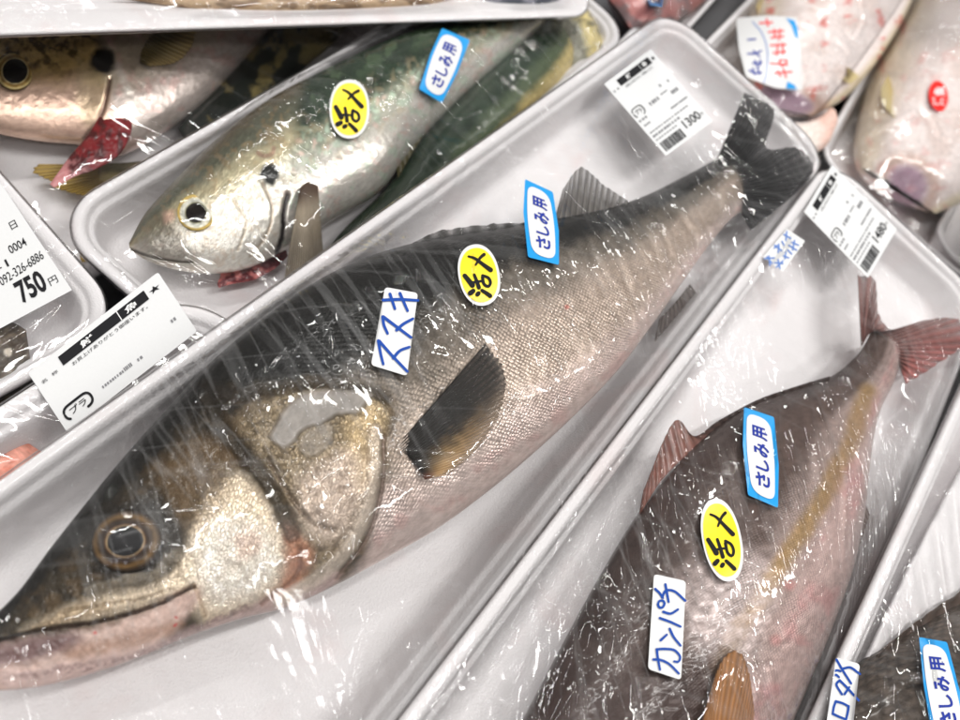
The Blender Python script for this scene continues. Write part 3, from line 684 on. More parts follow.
PJ.append(fin('anal_fin', [(864, 500), (858, 530), (848, 570)], [(872, 520), (868, 550), (856, 586)], .078, .074, lambda x, y, s, t: np.tile(lin(120, 100, 92), (len(x), 1)), jack, nrays=12))

# ------------------------------------------------------------------ dark bream, bottom right
BREAM = [((760, 900), (800, 960)), ((790, 790), (960, 930)), ((820, 715), (1040, 880)), ((860, 664), (1080, 830)), ((905, 634), (1110, 780)), ((955, 604), (1130, 730)), ((1010, 575), (1140, 680)), ((1060, 545), (1140, 620))]
def paint_bream(x, y, T, S):
    n1 = fbm(x / 22 + 5, y / 22) - .5; n2 = fbm(x / 6, y / 6 + 3) - .5
    col = np.tile(lin(74, 64, 56), (len(x), 1)) * (1 + .8 * n1)[:, None]
    col = mix(col, lin(120, 106, 96), sstep(.25, .6, T + .2 * n1)); col = mix(col, lin(40, 34, 30), sstep(.58, .68, fbm(x / 9 + 3, y / 7)) * .7)
    return col, np.stack([np.ones(len(x)), 0 * x, .2 + 0 * x], 1), n2 * .0006
bream = fish_root('black_bream', 'dark bream with coarse scales in the tray at bottom right', 'fish', None, 0, 'whole fish packed in trays')
_, Vc = fish_body('body', BREAM, .094, .40, paint_bream, fish_mat('bream_skin', .0052, .004, .3, .6, 1.0), bream, 260, 120)
PC = [Vc, fin('dorsal_fin', [(870, 672), (905, 638), (955, 608), (1010, 579)], [(880, 650), (908, 626), (950, 594), (1005, 562)], .096, .099, lambda x, y, s, t: np.tile(lin(84, 70, 62), (len(x), 1)), bream, nrays=9, rag=.3)]
# ridged inner wall of that tray
def ribwall():
    na, nb = 160, 24; a = np.linspace(0, 1, na); b = np.linspace(0, 1, nb); A, B = np.meshgrid(a, b, indexing='ij')
    top = cr([(868, 660), (915, 560), (962, 470), (1010, 385)], na); lo = cr([(874, 662), (902, 645), (940, 618), (970, 590), (1020, 556)], na)
    sc = 1 - .06 * np.abs(np.cos(a * 8 * math.pi)); P = top[:, None] * (1 - (B * sc[:, None])[..., None]) + lo[:, None] * (B * sc[:, None])[..., None]
    z = tC.base + .026 - .004 * B + .0032 * np.abs(np.sin(A * 8 * math.pi)) * np.sin(np.clip(B * 1.2, 0, 1) * math.pi * .5 + .6)
    Vt = at(P.reshape(-1, 2), z.ravel()); Vl = Vt.copy(); Vl[:, 2] -= .003
    ring = np.concatenate([Vt.reshape(na, nb, 3), Vl.reshape(na, nb, 3)[:, ::-1]], 1)
    link('ridged_lining', gridmesh('ridged_lining', ring.reshape(-1, 3), na, 2 * nb, True), FOAM, tC.obj)
    return Vt
PC.append(ribwall())

# ------------------------------------------------------------------ horse mackerel tray
LOW[0] = -.018
MACK = [((129, 243), (130, 250)), ((144, 216), (146, 259)), ((168, 190), (172, 267)), ((198, 160), (205, 271)), ((232, 130), (246, 266)), ((272, 102), (288, 246)),
        ((318, 78), (336, 216)), ((365, 55), (382, 188)), ((410, 36), (418, 142)), ((455, 22), (462, 96)), ((500, 8), (506, 58)), ((545, -6), (545, 24))]
def paint_mack(x, y, T, S):
    n1 = fbm(x / 20 + 31, y / 20) - .5; n2 = fbm(x / 5 + 14, y / 5 + 5) - .5; n3 = fbm(x / 9 + 2, y / 9 + 15) - .5
    t = T + .12 * n1 + .05 * n2
    wx = x + 7 * n1; wy = y + 7 * n3
    col = np.tile(lin(42, 58, 42), (len(x), 1)) * (1 + 1.1 * n1)[:, None]
    col = mix(col, lin(92, 112, 82), (1 - sstep(.2, .42, t)) * sstep(.5, .66, fbm(x / 15 + 1, y / 15)) * .6)
    col = mix(col, lin(138, 142, 124), sstep(.44, .60, t) * .9); col = mix(col, lin(190, 188, 176), sstep(.58, .74, t))
    col = mix(col, lin(214, 208, 200), sstep(.66, .85, t))
    col = mix(col, lin(196, 172, 134), sstep(.52, .7, fbm(x / 10 + 40, y / 10)) * sstep(.3, .45, t) * (1 - sstep(.7, .85, t)) * .3)
    col = mix(col, lin(188, 214, 190), sstep(.56, .72, fbm(x / 8 + 80, y / 8)) * sstep(.35, .6, t) * .45)
    col = mix(col, lin(226, 186, 176), sstep(.58, .74, fbm(x / 7 + 10, y / 7 + 60)) * sstep(.35, .6, t) * .45)
    hd = 1 - sstep(-8, 8, (x - 285) + .15 * (y - 200))
    hc = mix(np.tile(lin(96, 96, 80), (len(x), 1)), lin(182, 172, 140), sstep(.3, .5, t)); hc = mix(hc, lin(216, 212, 202), sstep(.5, .75, t))
    hc = mix(hc, lin(176, 140, 98), sstep(.55, .7, fbm(x / 6 + 3, y / 6)) * .3)
    hc = mix(hc, lin(102, 90, 70), (1 - sstep(.1, .26, t)))
    hc = mix(hc, lin(96, 86, 72), area(wx, wy, [(128, 246), (148, 218), (168, 214), (184, 240), (196, 262), (170, 264), (140, 256)], 8) * .75)
    hc = mix(hc, lin(206, 164, 146), area(wx, wy, [(162, 214), (172, 208), (174, 220), (164, 224)], 4) * .7)
    col = mix(col, hc, hd * .85)
    disp = n2 * .0006 + hd * n3 * .0006
    for pts, wd, c, dep, am in (([(131, 249), (150, 256), (176, 261), (192, 262)], 1.5, lin(50, 42, 34), .0012, .9), ([(288, 194), (284, 210), (283, 232), (277, 252)], 2.6, lin(30, 22, 22), .002, 1),
                                ([(262, 182), (272, 205), (268, 232), (250, 256)], 1.4, lin(150, 124, 96), .0008, .6), ([(234, 200), (246, 222), (238, 250)], 1.3, lin(160, 140, 110), .0006, .5)):
        g = stroke(x + n2 * 2, y, pts, wd); col = mix(col, c, g * am); disp = disp - g * dep
    bl = 1 - sstep(.75, 1.2, np.hypot((wx - 270) / 10, (wy - 174) / 12) + .3 * n2); col = mix(col, lin(12, 14, 12), bl)
    wnd = stroke(x, y, [(258, 153), (264, 156), (272, 154), (274, 148)], 2.2); col = mix(col, lin(120, 50, 54), wnd * .5)
    return col, np.stack([.25 * (1 - hd), 1.0 * hd * .25, .24 + .24 * sstep(.4, .7, t)], 1), disp
mack = fish_root('horse_mackerel', 'green-backed silver horse mackerel wearing yellow and blue stickers', 'fish', None, 0, 'whole fish packed in trays')
_, Vm = fish_body('body', MACK, .0265, .50, paint_mack, fish_mat('mackerel_skin', .0016, .003, .24, .7, .35), mack, 420, 150)
PH = [Vm]
PH.append(fin('pectoral_fin', [(300, 188), (308, 182), (318, 186)], [(284, 280), (304, 290), (324, 262)], zat(Vm, (306, 190)) + .004, .022, lambda x, y, s, t: mix(np.tile(lin(96, 74, 58), (len(x), 1)), lin(172, 160, 142), sstep(.05, .3, t)) * (.75 + .5 * fbm(x / 3, y / 14))[:, None], mack, nrays=20, rag=.04, arch=.006))
PH.append(lump('raw_gill', [((217, 284), (219, 288)), ((226, 266), (232, 284)), ((246, 264), (254, 280)), ((270, 256), (276, 268)), ((284, 246), (288, 256))], .014, .35, lambda x, y, T, S: mix(np.tile(lin(196, 110, 106), (len(x), 1)), lin(92, 26, 34), sstep(.35, .6, fbm(x / 7, y / 5) + .4 * (S - .4))), mack)[1])
PH.append(eye((197, 212), 20, 19, zat(Vm, (197, 212)) - .0012, .0030, [(0, lin(18, 14, 10)), (.50, lin(22, 16, 12)), (.55, lin(150, 146, 120)), (.62, lin(196, 196, 186)), (.78, lin(220, 216, 196)), (.84, lin(190, 160, 84)), (.95, lin(206, 180, 110)), (1.0, lin(80, 60, 30)), (2, lin(80, 60, 30))], mack, pupil=(-.05, .04)))
def paint_green(x, y, T, S):
    n1 = fbm(x / 16 + 61, y / 16) - .5; t = T + .14 * n1
    col = np.tile(lin(44, 58, 46), (len(x), 1)) * (1 + 1.0 * n1)[:, None]
    col = mix(col, lin(84, 96, 68), sstep(.4, .6, t) * .7); col = mix(col, lin(196, 178, 122), sstep(.66, .84, t))
    return col, np.stack([.15 + 0 * x, 0 * x, .12 + .2 * sstep(.6, .8, t)], 1), n1 * .0006
gm = fish_root('horse_mackerel', 'second dark green horse mackerel, tucked between the stickered one and the middle tray', 'fish', None, 0, 'whole fish packed in trays')
_, Vg = fish_body('body', [((300, 290), (330, 300)), ((338, 236), (392, 262)), ((385, 190), (440, 214)), ((418, 142), (486, 172)), ((452, 104), (520, 136)), ((486, 72), (548, 104)), ((514, 46), (566, 78)), ((534, 28), (574, 56)), ((548, 14), (572, 34))], .020, .55, paint_green, fish_mat('green_skin', .0016, .003, .22, .8, .35), gm, 240, 100)
PH.append(Vg)
PH.append(fin('dorsal_fin', [(398, 178), (414, 150), (430, 126)], [(396, 160), (412, 130), (434, 118)], .028, .033, lambda x, y, s, t: np.tile(lin(86, 80, 54), (len(x), 1)), gm, nrays=7, rag=.2))
tl = fish_root('horse_mackerel', 'third horse mackerel showing only its yellowish tail end at the far end of the tray', 'fish', None, 0, 'whole fish packed in trays')
_, Vt3 = fish_body('body', [((528, 14), (548, 4)), ((540, 30), (580, 10)), ((554, 48), (598, 34)), ((568, 66), (604, 60)), ((582, 80), (604, 84))], .018, .5, lambda x, y, T, S: (mix(mix(np.tile(lin(128, 126, 112), (len(x), 1)), lin(206, 190, 134), sstep(.3, .55, T + .3 * (fbm(x / 9, y / 9) - .5))), lin(64, 64, 52), sstep(.55, .7, fbm(x / 8 + 4, y / 8))*.7), np.tile(np.array([.2, .2, .25]), (len(x), 1)), (fbm(x / 5, y / 5) - .5) * .002), SKIN, tl, 90, 60)
PH.append(Vt3)

# ------------------------------------------------------------------ upper left tray: torn-gilled fish and two behind it
TORN = [((-62, 66), (-62, 88)), ((-34, 44), (-32, 122)), ((0, 32), (2, 132)), ((36, 22), (40, 138)), ((70, 14), (82, 142)), ((104, 8), (118, 152)), ((140, 2), (160, 132)), ((180, -6), (200, 104)), ((222, -14), (238, 66)), ((262, -22), (272, 28)), ((300, -30), (305, -5))]
def paint_torn(x, y, T, S):
    n1 = fbm(x / 20 + 3, y / 20 + 44) - .5; n2 = fbm(x / 5, y / 5 + 25) - .5
    wx = x + 8 * n1; wy = y + 8 * (fbm(x / 20 + 50, y / 20) - .5); t = T + .1 * n1
    col = mix(np.tile(lin(150, 136, 112), (len(x), 1)), lin(206, 192, 170), sstep(.35, .55, t)); col = mix(col, lin(222, 208, 200), sstep(.6, .85, t))
    col = mix(col, lin(230, 186, 178), sstep(.54, .7, fbm(x / 10, y / 10 + 4)) * sstep(.3, .5, t) * .5)
    hd = 1 - sstep(-8, 8, x - 108 - .2 * (y - 90))
    hc = mix(np.tile(lin(120, 96, 52), (len(x), 1)), lin(206, 178, 118), sstep(.3, .55, fbm(x / 9, y / 7) * .8 + t * .3)); hc = mix(hc, lin(62, 48, 26), sstep(.48, .6, fbm(x / 8 + 6, y / 6)) * (1 - sstep(.5, .75, t)) * .85)
    hc = mix(hc, lin(222, 190, 170), sstep(.62, .8, t)); hc = mix(hc, lin(216, 200, 160), area(wx, wy, [(80, 60), (104, 70), (108, 100), (90, 125), (78, 100)], 8) * .5)
    col = mix(col, hc, hd)
    g = stroke(x, y, [(110, 78), (106, 98), (98, 120), (84, 138)], 2); col = mix(col, lin(74, 36, 32), g * .85); disp = n2 * .0006 - g * .0016
    bl = 1 - sstep(.7, 1.15, np.hypot((wx - 104) / 13, (wy - 58) / 15) + .3 * n2); col = mix(col, lin(14, 12, 10), bl); disp = disp - bl * .001
    col = mix(col, lin(236, 226, 216), stroke(x, y, [(118, 66), (128, 90), (136, 112)], 4) * .7)
    return col, np.stack([.1 * (1 - hd), .35 * hd * (1 - sstep(.5, .7, t)), .34 + .3 * sstep(.2, .6, t)], 1), disp
torn = fish_root('horse_mackerel', 'golden-headed horse mackerel with its gill torn open red, at upper left', 'fish', None, 0, 'whole fish packed in trays')
_, Vi = fish_body('body', TORN, -.0065, .40, paint_torn, fish_mat('torn_skin', .0016, .0028, .25, .6, .4), torn, 300, 130)
PI = [Vi]
PI.append(lump('raw_gill', [((113, 72), (120, 73)), ((110, 86), (126, 92)), ((105, 104), (132, 116)), ((95, 124), (130, 136)), ((82, 142), (118, 156)), ((70, 156), (94, 170)), ((60, 170), (76, 176)), ((50, 184), (54, 188))], .006, .22,
               lambda x, y, T, S: mix(mix(np.tile(lin(112, 16, 22), (len(x), 1)), lin(66, 10, 14), sstep(.4, .6, fbm(x / 6, y / 9))), lin(190, 128, 128), sstep(.74, .90, S + .3 * (fbm(x / 6, y / 6) - .5))), torn)[1])
PI.append(fin('pectoral_fin', [(140, 62), (142, 50), (152, 34), (164, 24)], [(152, 66), (178, 62), (192, 48), (198, 28)], zat(Vi, (150, 45)) + .001, zat(Vi, (180, 50)) + .0012, lambda x, y, s, t: mix(np.tile(lin(104, 90, 52), (len(x), 1)), lin(176, 152, 102), sstep(.3, 1, t)), torn, nrays=14, arch=.002))
PI.append(eye((15, 71), 20.5, 20, zat(Vi, (15, 71)) - .0012, .0034, [(0, lin(16, 16, 18)), (.60, lin(20, 20, 20)), (.64, lin(180, 164, 120)), (.70, lin(120, 92, 48)), (.80, lin(150, 124, 70)), (.86, lin(196, 176, 120)), (.94, lin(80, 62, 36)), (1, lin(60, 46, 28)), (2, lin(60, 46, 28))], torn))
dkf = fish_root('horse_mackerel', 'dark olive horse mackerel lying half hidden behind the torn-gilled one', 'fish', None, 0, 'whole fish packed in trays')
_, Vd = fish_body('body', [((178, 128), (190, 146)), ((206, 98), (232, 128)), ((238, 66), (270, 98)), ((268, 32), (306, 66)), ((296, 0), (336, 40)), ((320, -30), (360, 10))], -.012, .5, lambda x, y, T, S: (mix(np.tile(lin(40, 44, 40), (len(x), 1)), lin(120, 108, 70), sstep(.5, .66, fbm(x / 14 + 7, y / 18) + .3 * (S - .5))), np.tile(np.array([.1, 0, .15]), (len(x), 1)), 0 * x), fish_mat('olive_skin', .0016, .003, .3, .6, .3), dkf, 120, 60)
PI.append(Vd)
yt = fish_root('horse_mackerel', 'horse mackerel showing just its mustard yellow forked tail below the red gill', 'fish', None, 0, 'whole fish packed in trays')
_, Vy = fish_body('body', [((98, 164), (98, 182)), ((130, 163), (132, 186)), ((170, 158), (180, 192)), ((220, 146), (236, 196)), ((262, 130), (276, 170))], -.014, .5, lambda x, y, T, S: (mix(np.tile(lin(84, 78, 58), (len(x), 1)), lin(134, 122, 84), sstep(.5, .8, T)), np.tile(np.array([.2, 0, .2]), (len(x), 1)), 0 * x), SKIN, yt, 90, 50)
PI.append(Vy)
c_ye = lambda x, y, s, t: mix(np.tile(lin(120, 100, 56), (len(x), 1)), lin(172, 142, 60), sstep(.3, .9, t))
PI.append(fin('tail_fin', [(112, 164), (108, 170), (108, 176), (114, 186)], [(32, 164), (26, 172), (48, 184), (52, 190), (92, 198)], -.013, -.014, c_ye, yt, nrays=14, rag=.12))
st_ = fish_root('horse_mackerel', 'horse mackerel of which only a small olive tail tip peeps past the tray corner', 'fish', None, 0, 'whole fish packed in trays')
_, Vs = fish_body('body', [((96, 250), (96, 258)), ((120, 250), (122, 262)), ((150, 244), (154, 262))], -.018, .5, lambda x, y, T, S: (np.tile(lin(96, 84, 50), (len(x), 1)), np.zeros((len(x), 3)), 0 * x), SKIN, st_, 50, 40)
fin('tail_fin', [(100, 250), (99, 254), (100, 258)], [(84, 244), (78, 252), (80, 262)], -.018, -.018, c_ye, st_, nrays=6, rag=.1, ni=40)

# ------------------------------------------------------------------ fish of the outer trays
def simple_fish(name, label, st, z, ratio, paint, mat, nS=160, nT=80):
    r = fish_root(name, label, 'fish', None, 0, 'whole fish packed in trays'); return r, fish_body('body', st, z, ratio, paint, mat, r, nS, nT)[1]
PALE = fish_mat('pale_skin', .002, .004, .3, .7, .35)
def paint_white(cx, cy, rx, ry, ang, blotch=1.0):
    def f(x, y, T, S):
        n1 = fbm(x / 18 + cx, y / 18) - .5; n2 = fbm(x / 6, y / 6 + cy) - .5
        col = mix(np.tile(lin(228, 216, 212), (len(x), 1)), lin(200, 176, 166), sstep(.5, .66, fbm(x / 24 + 2, y / 24 + cx)) * .45)
        col = mix(col, lin(206, 190, 140), np.maximum(1 - sstep(.04, .16, T), sstep(.86, .97, T)) * .6)
        col = mix(col, lin(176, 160, 154), (1 - sstep(.1, .3, T + .2 * n1)) * .5)
        u = (x - cx) * math.cos(ang) + (y - cy) * math.sin(ang); v = -(x - cx) * math.sin(ang) + (y - cy) * math.cos(ang)
        m = 1 - sstep(.7, 1.15, np.hypot(u / rx, v / ry) + .4 * n1)
        rim = sstep(.9, 1.1, np.hypot(u / rx, v / ry)) * (1 - sstep(1.2, 1.7, np.hypot(u / rx, v / ry)))
        col = mix(col, lin(170, 140, 158), m * .95); col = mix(col, lin(186, 152, 136), rim * .7)
        col = mix(col, lin(206, 96, 86), sstep(.63, .74, fbm(x / 11 + cx, y / 11 + 5)) * .85 * blotch)
        col = mix(col, lin(138, 130, 126), (1 - sstep(28, 62, y + 20 * n1)) * (1 - blotch) * .8)
        return col, np.stack([.1 + 0 * x, 0 * x, .05 + 0 * x], 1), n2 * .0012 - rim * .0006 + n1 * .004
    return f
pe, Ve = simple_fish('pale_puffer', 'pale round-bellied fish with a mauve mouth and a small round red sticker on it', [((862, 168), (935, 214)), ((858, 140), (972, 196)), ((866, 100), (1000, 160)), ((880, 60), (1025, 120)), ((902, 18), (1040, 80)), ((930, -30), (1040, 20)), ((960, -80), (1030, -50))], .008, .42, paint_white(907, 186, 22, 24, -.5, .3), PALE)
c_yf = lambda x, y, s, t: mix(np.tile(lin(196, 172, 110), (len(x), 1)), lin(214, 198, 150), t)
fe = fin('pectoral_fin', [(896, 96), (892, 84), (888, 74)], [(902, 128), (884, 110), (880, 92)], zat(Ve, (888, 88)) + .002, zat(Ve, (888, 110)) + .003, c_yf, pe, nrays=8, rag=.15)
pf_, Vf = simple_fish('pale_puffer', 'pale fish with red blotches and a mauve snout under the crumpled paper sticker', [((772, 108), (812, 116)), ((756, 84), (842, 100)), ((748, 56), (864, 78)), ((748, 28), (884, 50)), ((756, -2), (902, 16)), ((770, -40), (916, -20)), ((800, -80), (920, -60))], .012, .42, paint_white(782, 100, 34, 14, .25), PALE)
ff = fin('pectoral_fin', [(840, 60), (846, 66), (850, 72)], [(862, 78), (852, 86), (842, 80)], zat(Vf, (848, 70)) + .001, zat(Vf, (850, 76)) + .002, c_yf, pf_, nrays=8, rag=.15)
yf2 = fin('anal_fin', [(758, 14), (770, 6), (786, 2)], [(756, 4), (764, -6), (788, -8)], .022, .027, c_yf, pf_, nrays=8)
jl = fish_root('white_jaw', 'slippery white fish jaw curled between the bass tail and the mauve snout', 'jaw', None, 0)
_, Vw = fish_body('body', [((770, 118), (774, 134)), ((784, 122), (784, 150)), ((802, 124), (802, 156)), ((818, 118), (824, 148)), ((830, 108), (836, 126))], .014, .45, lambda x, y, T, S: (mix(np.tile(lin(208, 198, 190), (len(x), 1)), lin(206, 152, 134), sstep(.5, .7, S + .3 * (fbm(x / 8, y / 8) - .5)) * .6), np.zeros((len(x), 3)), (fbm(x / 7, y / 7) - .5) * .003), PALE, jl, 80, 50)
def paint_red(x, y, T, S):
    n = fbm(x / 12, y / 12); return mix(np.tile(lin(150, 96, 92), (len(x), 1)), lin(110, 92, 92), sstep(.4, .6, n)), np.tile(np.array([.3, 0, .15]), (len(x), 1)), 0 * x
rg, Vr = simple_fish('sea_bream', 'reddish sea bream in the far tray behind the middle tray corner', [((606, -4), (630, 28)), ((616, -20), (664, 26)), ((640, -40), (700, 6)), ((670, -60), (720, -20)), ((690, -80), (720, -60))], .0, .45, paint_red, fish_mat('red_skin', .003, .003, .3, .6, .5), 80, 50)
def paint_tan(x, y, T, S):
    n = fbm(x / 16 + 4, y / 6); return mix(np.tile(lin(176, 150, 120), (len(x), 1)), lin(120, 96, 72), sstep(.45, .62, n)), np.tile(np.array([.35, 0, .1]), (len(x), 1)), 0 * x
tn, Vtan = simple_fish('flathead', 'tan mottled fish lying along the top edge in the crosswise tray', [((108, -8), (112, -2)), ((140, -18), (150, 2)), ((200, -30), (200, 8)), ((280, -36), (280, 11)), ((360, -40), (360, 9)), ((430, -40), (425, 4)), ((480, -30), (478, -10))], .054, .35, paint_tan, fish_mat('tan_skin', .002, .003, .35, .5, .4))
def paint_slate(x, y, T, S):
    n = fbm(x / 16 + 4, y / 10); return mix(np.tile(lin(70, 74, 84), (len(x), 1)), lin(130, 130, 140), sstep(.45, .62, n)), np.tile(np.array([.3, 0, .2]), (len(x), 1)), 0 * x
ts, Vsl = simple_fish('flathead', 'slate grey fish end at the right of the crosswise tray on top', [((478, -24), (480, 0)), ((510, -30), (510, 6)), ((545, -32), (545, 6)), ((575, -26), (572, -6))], .052, .4, paint_slate, fish_mat('slate_skin', .002, .003, .35, .5, .4), 80, 50)
def paint_flat(x, y, T, S):
    n = fbm(x / 7, y / 7); c = mix(np.tile(lin(62, 52, 42), (len(x), 1)), lin(96, 84, 70), sstep(.4, .7, n))
    sp = 1 - sstep(3, 5, np.hypot(x - 8, y - 352)); return mix(c, lin(190, 180, 165), sp), np.tile(np.array([.3, 0, .05]), (len(x), 1)), (n - .5) * .002
fl, Vfl = simple_fish('flounder', 'dark brown speckled fish at the left edge beneath the 750 yen label', [((26, 330), (34, 384)), ((10, 322), (14, 400)), ((-20, 320), (-20, 410)), ((-60, 330), (-60, 420)), ((-110, 350), (-110, 420))], .022, .30, paint_flat, fish_mat('flounder_skin', .002, .003, .4, .5, .6), 90, 60)
def paint_snap(x, y, T, S):
    n = fbm(x / 10, y / 10); c = mix(np.tile(lin(216, 150, 132), (len(x), 1)), lin(200, 120, 100), sstep(.45, .65, n)); sp = 1 - sstep(1.2, 2.2, np.hypot(x - 4, y - 453))
    return mix(c, lin(150, 50, 40), sp), np.tile(np.array([.3, 0, .15]), (len(x), 1)), 0 * x
sn, Vsn = simple_fish('red_snapper', 'pinkish red fish at the left edge in the tray under the starred label', [((42, 452), (38, 470)), ((20, 440), (20, 500)), ((-20, 436), (-20, 530)), ((-80, 450), (-80, 560)), ((-110, 470), (-110, 560))], .043, .30, paint_snap, fish_mat('snapper_skin', .003, .003, .35, .5, .4), 90, 60)
# ------------------------------------------------------------------ wraps
def creases(seed, n, box, ang, ln, ht):
    """pulled creases of the wrap: short raised ridges, all roughly along one pull"""
    r = random.Random(seed); out = []
    for k in range(n):
        x, y = r.uniform(box[0], box[2]), r.uniform(box[1], box[3]); a = math.radians(ang + r.gauss(0, 9)); L = r.uniform(*ln)
        b = a + r.gauss(0, .12); out.append(([(x, y), (x + L * .5 * math.cos(a), y + L * .5 * math.sin(a)), (x + L * .5 * (math.cos(a) + math.cos(b)), y + L * .5 * (math.sin(a) + math.sin(b)))], r.uniform(2.0, 3.6), r.uniform(.4, 1.0) * ht))
    return out
CA = creases(1, 26, (380, 130, 560, 260), 100, (40, 110), .0010) + creases(2, 26, (560, 130, 740, 260), 62, (40, 110), .0010) + creases(3, 22, (120, 300, 400, 480), 118, (30, 90), .0010) + creases(4, 5, (380, 480, 560, 660), 100, (40, 90), .0006)
CB = creases(5, 34, (430, 500, 640, 700), 112, (50, 120), .0011) + creases(6, 26, (640, 320, 860, 470), 84, (40, 110), .0010) + creases(7, 20, (560, 500, 800, 700), 75, (30, 80), .0008)
CC = creases(8, 22, (850, 420, 965, 640), 72, (60, 160), .0012)
FA = film(tA, 'clear wrap stretched tight over the big sea bass in the middle', film_mat('wrap_bass', 1.0, 1.1, -.45, 1.1), PB, along=.3,
          ridges=[([(98, 462), (82, 478), (50, 494)], 3, .0012), ([(350, 720), (364, 650), (380, 620)], 4, .002), ([(726, 198), (731, 222), (726, 240)], 3, .002), ([(618, 120), (630, 150), (640, 180)], 4, .0015), ([(658, 50), (668, 56), (671, 68)], 3, .0012), ([(692, 80), (706, 90), (716, 110)], 3, .0012)] + CA)
FB = film(tB, 'clear wrap with dense creases over the brown amberjack', film_mat('wrap_jack', 1.0, 1.1, -.95), PJ, along=.3,
          ridges=[([(790, 232), (786, 246), (772, 262)], 3, .0015), ([(500, 590), (560, 605), (640, 635)], 2, .0012)] + CB)
FC = film(tC, 'clear wrap with long pulled folds over the dark bream', film_mat('wrap_bream', .6, 1.2, -.8), PC, along=.4,
          ridges=[([(872, 600), (890, 680), (905, 740)], 2, .0016), ([(895, 590), (915, 660), (932, 740)], 2, .0016), ([(905, 620), (912, 650), (918, 690)], 1.6, .0012), ([(935, 560), (950, 620), (962, 660)], 1.6, .0012)] + CC)
FD = film(tD, 'clear wrap on the tray cut by the right edge', film_mat('wrap_far_right', 1, .8), [], cell=.004)
FE = film(tE, 'clear wrap with a white glinting fold over the fish with the round red sticker', film_mat('wrap_red_dot', .5, 1.0, .3), [Ve, fe], cell=.003,
          ridges=[([(852, 158), (860, 140), (885, 125), (914, 112)], 2.5, .003), ([(922, 104), (932, 118), (940, 136), (952, 140)], 2.2, .002)])
FF = film(tF, 'clear wrap bunched over the pale fish with the crumpled sticker', film_mat('wrap_puffer', .5, 1.0, .6), [Vf, ff, yf2], cell=.003,
          ridges=[([(830, 36), (842, 42), (850, 50)], 2, .002), ([(862, 0), (864, 20), (856, 36), (848, 28)], 2, .002)])
FG = film(tG, 'clear wrap over the reddish fish at the far top', film_mat('wrap_far_top', .6, 1), [Vr], cell=.004)
FH = film(tH, 'clear wrap over the green-backed horse mackerel with a broad bright glint', film_mat('wrap_mackerel', .5, .55, .2), PH, cell=.0025, amp=.0005,
          ridges=[([(578, 20), (584, 34), (586, 46)], 1.6, .0018), ([(588, 16), (593, 34), (593, 50)], 1.6, .0018), ([(598, 22), (600, 40), (599, 56)], 1.6, .0018)])
FI = film(tI, 'clear wrap over the torn-gilled horse mackerel with a fine crease across its eye', film_mat('wrap_torn', .4, .35, .3), PI, amp=.0004,
          ridges=[([(-10, 72), (20, 70), (40, 68)], 1.2, .0009)])
FJ = film(tJ, 'clear wrap over the tray that lies crosswise at the top', film_mat('wrap_cross', .5, .8, .5), [Vtan, Vsl], cell=.003)
FK = film(tK, 'clear wrap beneath the 750 yen label at the left edge', film_mat('wrap_left', .5, .5, .2), [Vfl], cell=.003, amp=.0005)
FL = film(tL, 'clear wrap over the pinkish red fish under the starred label', film_mat('wrap_snapper', .5, .6, .4), [Vsn], cell=.003, amp=.0005)

